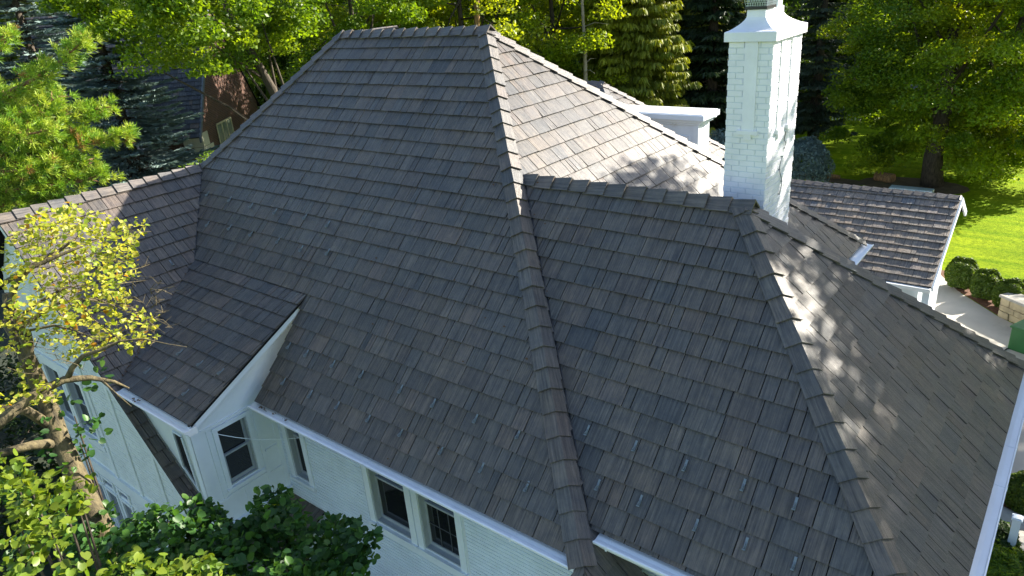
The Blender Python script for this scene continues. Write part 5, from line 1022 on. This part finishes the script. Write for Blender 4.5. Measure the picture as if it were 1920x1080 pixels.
shrub('boxwood', (1.62, 22.75, GZ), (.50, .50, .60), 'clipped round boxwood in the middle of the three by the driveway', BX, 62, 8500, .045, group='clipped boxwoods')
shrub('boxwood', (2.38, 22.15, GZ), (.50, .50, .60), 'clipped round boxwood touching the end of the stone wall', BX, 63, 8500, .045, group='clipped boxwoods')
shrub('boxwood', (3.15, 23.1, GZ), (.62, .62, .55), 'clipped round boxwood behind the stone wall at the right edge', BX, 64, 7000, .045, group='clipped boxwoods')
shrub('boxwood', (3.90, 11.3, GZ), (.50, .50, .48), 'small round shrub seen past the long right gutter', BX, 65, 7000, .035, group='clipped boxwoods')
shrub('leafy_perennial', (3.45, 9.35, GZ), (.5, .6, .42), 'dark leafy plant between the gutter and the white post', G_DARK, 66, 3500, .06)
shrub('leafy_perennial', (3.62, 8.35, GZ), (.5, .6, .5), 'feathery green plant below the bottom of the right gutter', G_MAPLE, 67, 3500, .09, asp=.18)
shrub('leafy_perennial', (4.1, 8.7, GZ), (.45, .5, .4), 'low green plant right of the white post', G_MAPLE, 68, 3000, .07, asp=.4)
shrub('juniper', (-8.2, 33.6, GZ), (1.5, 1.3, 1.5), 'blue-grey spreading juniper right of the chimney', G_BLU, 69, 9000, .10, L_BLUE, asp=.3)
shrub('juniper', (-12.2, 32.2, GZ), (2.1, 1.6, 1.7), 'blue-grey spreading juniper left of the chimney', G_BLU, 70, 11000, .10, L_BLUE, asp=.3)
for i, (x, y) in enumerate([(-17.2, 47.6), (-15.6, 48.1), (-14.0, 48.6), (-12.6, 49.2)]):
    shrub('hedge', (x, y, GZ), (1.15, .9, 1.05), ['leftmost dark hedge shrub behind the chimney', 'dark hedge shrub second from the left behind the lawn', 'dark hedge shrub next to the picket fence gap', 'dark hedge shrub closest to the white picket fence'][i], [(.016, .03, .012), (.03, .022, .016)], 71 + i, 4500, .10)
shrub('bush', (-16.2, 62.5, GZ), (3.0, 2.0, 1.6), 'sunlit yellow-green bush beyond the street', G_YEL, 76, 5000, .2)
shrub('bush', (-11.5, 61.0, GZ), (2.4, 2.0, 1.3), 'pale olive bush at the street edge under the big tree', [(.13, .14, .06), (.10, .12, .05)], 77, 4000, .2)
rngb = np.random.default_rng(78)
for i, (x, y, r, lb, cols) in enumerate([(-18.4, 4.4, 1.9, 'dark bush behind the middle of the left wing ridge', G_DARK), (-19.6, 6.4, 1.8, 'leafy bush in front of the brick house window', G_MAPLE), (-17.2, 5.9, 1.5, 'green bush behind the right end of the left wing ridge', G_MAPLE), (-17.5, 1.9, 1.9, 'dark bush below the pine boughs', G_DARK)]):
    t = empty('bush', lb, 'bush', (x, y, GZ)); n_ = 26; cc = [(x + rngb.uniform(-1, 1) * r * .8, y + rngb.uniform(-1, 1) * r * .8, 0.25 + rngb.uniform(-2.6, 1.0), .7) for _ in range(n_)]
    P, I = cloud(cc, 420, rngb); V, F, TT = leaf_quads(P, .06, tints(len(P), cols, rngb), rngb); adopt(np_obj('foliage', V, F, TT, L_DEC), t)
    mb = MB()
    for c in cc[:9]: mb.tube([(x, y, GZ), (x + (c[0] - x) * .4, y + (c[1] - y) * .4, GZ + 3.4), c[:3]], [.06, .04, .012], 5)
    adopt(mb.build('trunk', M_BARK), t)

# ---- white pine with long sunlit boughs
pine = empty('pine_tree', 'bright yellow-green pine reaching in from the left edge', 'pine tree', (-19.2, -2.6, GZ))
rng = np.random.default_rng(101); rnd = random.Random(101)
mb = MB(); mb.tube([(-19.2, -2.6, GZ), (-19.1, -2.6, 2), (-19.0, -2.5, 12)], [.32, .26, .08], 9)
Pt, Dt = [], []
for bi, b in enumerate(PINE):
    pts = [Vector(p) for p in b]; root = Vector((-19.05, -2.55, pts[0].z - .5)); full = [root] + pts
    mb.tube(full, [.07 * (1 - .85 * i / (len(full) - 1)) for i in range(len(full))], 6)
    for i in range(len(full) - 1):
        a_, c_ = full[i], full[i + 1]
        if i == 0: a_ = a_.lerp(c_, .3)
        d = (c_ - a_).normalized(); n = max(4, int((c_ - a_).length * (62 if i else 36)))
        prog = i / (len(full) - 1)
        for k in range(n):
            t_ = rnd.random(); rad = .62 * (1.12 - prog * .75) * rnd.random() ** .7; ang = rnd.uniform(0, 6.28)
            o1 = d.orthogonal().normalized(); o2 = d.cross(o1); off = (o1 * math.cos(ang) + o2 * math.sin(ang)) * rad; off.z *= .5
            Pt.append(a_.lerp(c_, t_) + off + d * rad * .5); Dt.append((d * .9 + off.normalized() * .7 + Vector((0, 0, .35))).normalized())
            if k % 4 == 0: mb.tube([a_.lerp(c_, t_), Pt[-1]], [.012, .006], 4)
Pt, Dt = np.array([tuple(p) for p in Pt]), np.array([tuple(p) for p in Dt]); NP = len(Pt); per = 34
cols = np.array([(.24, .37, .03), (.30, .42, .04), (.17, .31, .025), (.36, .45, .06), (.12, .25, .025)])
T0 = cols[rng.integers(0, 5, NP)] * rng.uniform(.8, 1.15, (NP, 1)); br = rng.random(NP) < .02; T0[br] = (.26, .15, .05)
P = np.repeat(Pt, per, 0) + rng.normal(size=(NP * per, 3)) * .025; D = np.repeat(Dt, per, 0) * .75 + unit(NP * per, rng) * .75; D /= np.linalg.norm(D, axis=1, keepdims=True)
W_ = np.cross(D, unit(NP * per, rng)); W_ /= np.linalg.norm(W_, axis=1, keepdims=True) + 1e-9
ln = rng.uniform(.05, .085, (NP * per, 1)); V, F, TT = quads(P + D * ln, D * ln, W_ * .0075, np.repeat(T0, per, 0), 0, rng)
adopt(np_obj('needles', V, F, TT, L_PINE), pine); adopt(mb.build('trunk', M_BARK2), pine)
print('pine needles', NP * per)

# ---- redbud in front of the left wing
rng = np.random.default_rng(111); rnd = random.Random(111)
rb = empty('redbud_tree', 'thinly leaved yellowing redbud with crooked mossy trunk before the left wing', 'tree', (-5.9, -2.9, GZ))
mb = MB(); R0 = [[.15, .14, .13, .12, .10, .07, .05], [.07, .06, .05, .04], [.06, .05, .04], [.035, .03, .024, .018, .01], [.05, .04, .032, .022, .012], [.035, .03, .022, .012, .008], [.03, .024, .016, .008], [.075, .07, .06, .05, .036, .022, .009], [.04, .034, .028, .022, .016, .010, .006, .004], [.035, .03, .02, .018, .012, .006], [.07, .06, .05], [.07, .06, .05], [.018, .012, .005], [.014, .01, .005], [.014, .011, .008, .006, .003]]
for b, r in zip(BR, R0):
    pts = [Vector(p) for p in b]
    if b is BR[0]: pts = [Vector((-5.75, -2.9, GZ)), Vector((-5.8, -2.9, -3))] + pts; r = [.19, .17] + r
    mb.tube(pts, r, 8)
adopt(mb.build('trunk', M_BARK3, smooth=True), rb)
mb = MB()
for a_, c_ in TW[::2] + TW[-12:]:
    a_, c_ = Vector(a_), Vector(c_); d = (c_ - a_); m = a_.lerp(c_, .5) + Vector((rnd.uniform(-.05, .05), rnd.uniform(-.05, .05), rnd.uniform(-.02, .08))); mb.tube([a_, m, c_], [.005, .0035, .002], 4)
    for k in range(2): st = a_.lerp(c_, rnd.uniform(.3, .9)); mb.tube([st, st + Vector((rnd.uniform(-.12, .12), rnd.uniform(-.12, .12), rnd.uniform(-.02, .12)))], [.004, .002], 3)
adopt(mb.build('twigs', M_BARK3), rb)
RED_ = [c for i, c in enumerate(RED) if c[2] > 2.35 or i % 2]
P, I = cloud(RED_, 44, rng, .75); YG = np.array([(.42, .43, .06), (.35, .39, .05), (.46, .44, .08), (.24, .32, .035)])
T = YG[rng.integers(0, 4, len(P))] * rng.uniform(.8, 1.15, (len(P), 1)); og = rng.random(len(P)) < .03; T[og] = (.40, .20, .02)
heart_leaves('leaves', P, .060, T, rng, L_RED, rb)
def leafbush(name, label, cl, base, per, size, cols, seed, bark=M_BARK, up=1.2):
    rng = np.random.default_rng(seed); t = empty(name, label, 'shrub', (base[0], base[1], GZ)); P, I = cloud(cl, per, rng, .7); c = np.array(cols)
    T = c[rng.integers(0, len(c), len(P))] * rng.uniform(.7, 1.25, (len(P), 1)); heart_leaves('leaves', P, size, T, rng, L_RED, t, up)
    mb = MB(); bb = Vector((base[0], base[1], GZ))
    for c_ in cl[::2]:
        e = Vector(c_[:3]); m = bb.lerp(e, .6) + Vector((0, 0, -.2)); mb.tube([bb, m, e], [.06, .035, .008], 5)
    adopt(mb.build('trunk', bark), t); return t
G_SHADED = [(.040, .115, .026), (.055, .14, .030), (.030, .085, .022), (.08, .18, .032)]  # redbud leaf tints with the house's shade put into the colour
G_SUNLIT = [(.15, .22, .022), (.19, .25, .025), (.11, .19, .022)]  # same leaves, sunlight put into lighter, yellower tints
leafbush('redbud_shrub', 'shrub in front of the bay, big round leaves with shade put into their green', [(c[0], c[1], c[2] - .13, .31) for c in BUSH_DARK if c[0] < -3.9], (-4.6, -2.4), 95, .10, G_SHADED, 121)
leafbush('redbud_shrub', 'round-leaved shrub with shade-darkened leaf colour against the white wall below the double window', [(c[0], c[1], c[2] - .13, .31) for c in BUSH_DARK if c[0] >= -3.9], (-3.2, -1.6), 95, .098, G_SHADED, 122)
leafbush('redbud_shrub', 'shrub with sunlight put into its yellow-green leaf colour in the lower left corner', [(c[0], c[1], c[2] - .10, .21) for c in BUSH_LIT], (-4.6, -3.6), 30, .085, G_SUNLIT, 123)
leafbush('redbud_shrub', 'small shaded green shoots on the redbud trunk', BUSH_MID, (-6.6, -2.6), 18, .10, G_SHADED, 124)
leafbush('low_shrub', 'shaded low shrub at the foot of the gable wall', [(-10.5 + .8 * i, -2.4 - .5 * (i % 3), -4.6 + .2 * (i % 2), .8) for i in range(9)], (-8, -2.8), 220, .10, [(.02, .045, .015), (.03, .06, .018)], 125)
leafbush('low_shrub', 'dark low thicket left of the gable wall', [(-21.0 + 1.15 * (i % 8), -7.5 + 1.5 * (i // 8), -4.4 + .35 * (i % 3), 1.1) for i in range(48)], (-16, -4), 230, .12, [(.018, .04, .013), (.026, .052, .016)], 126)
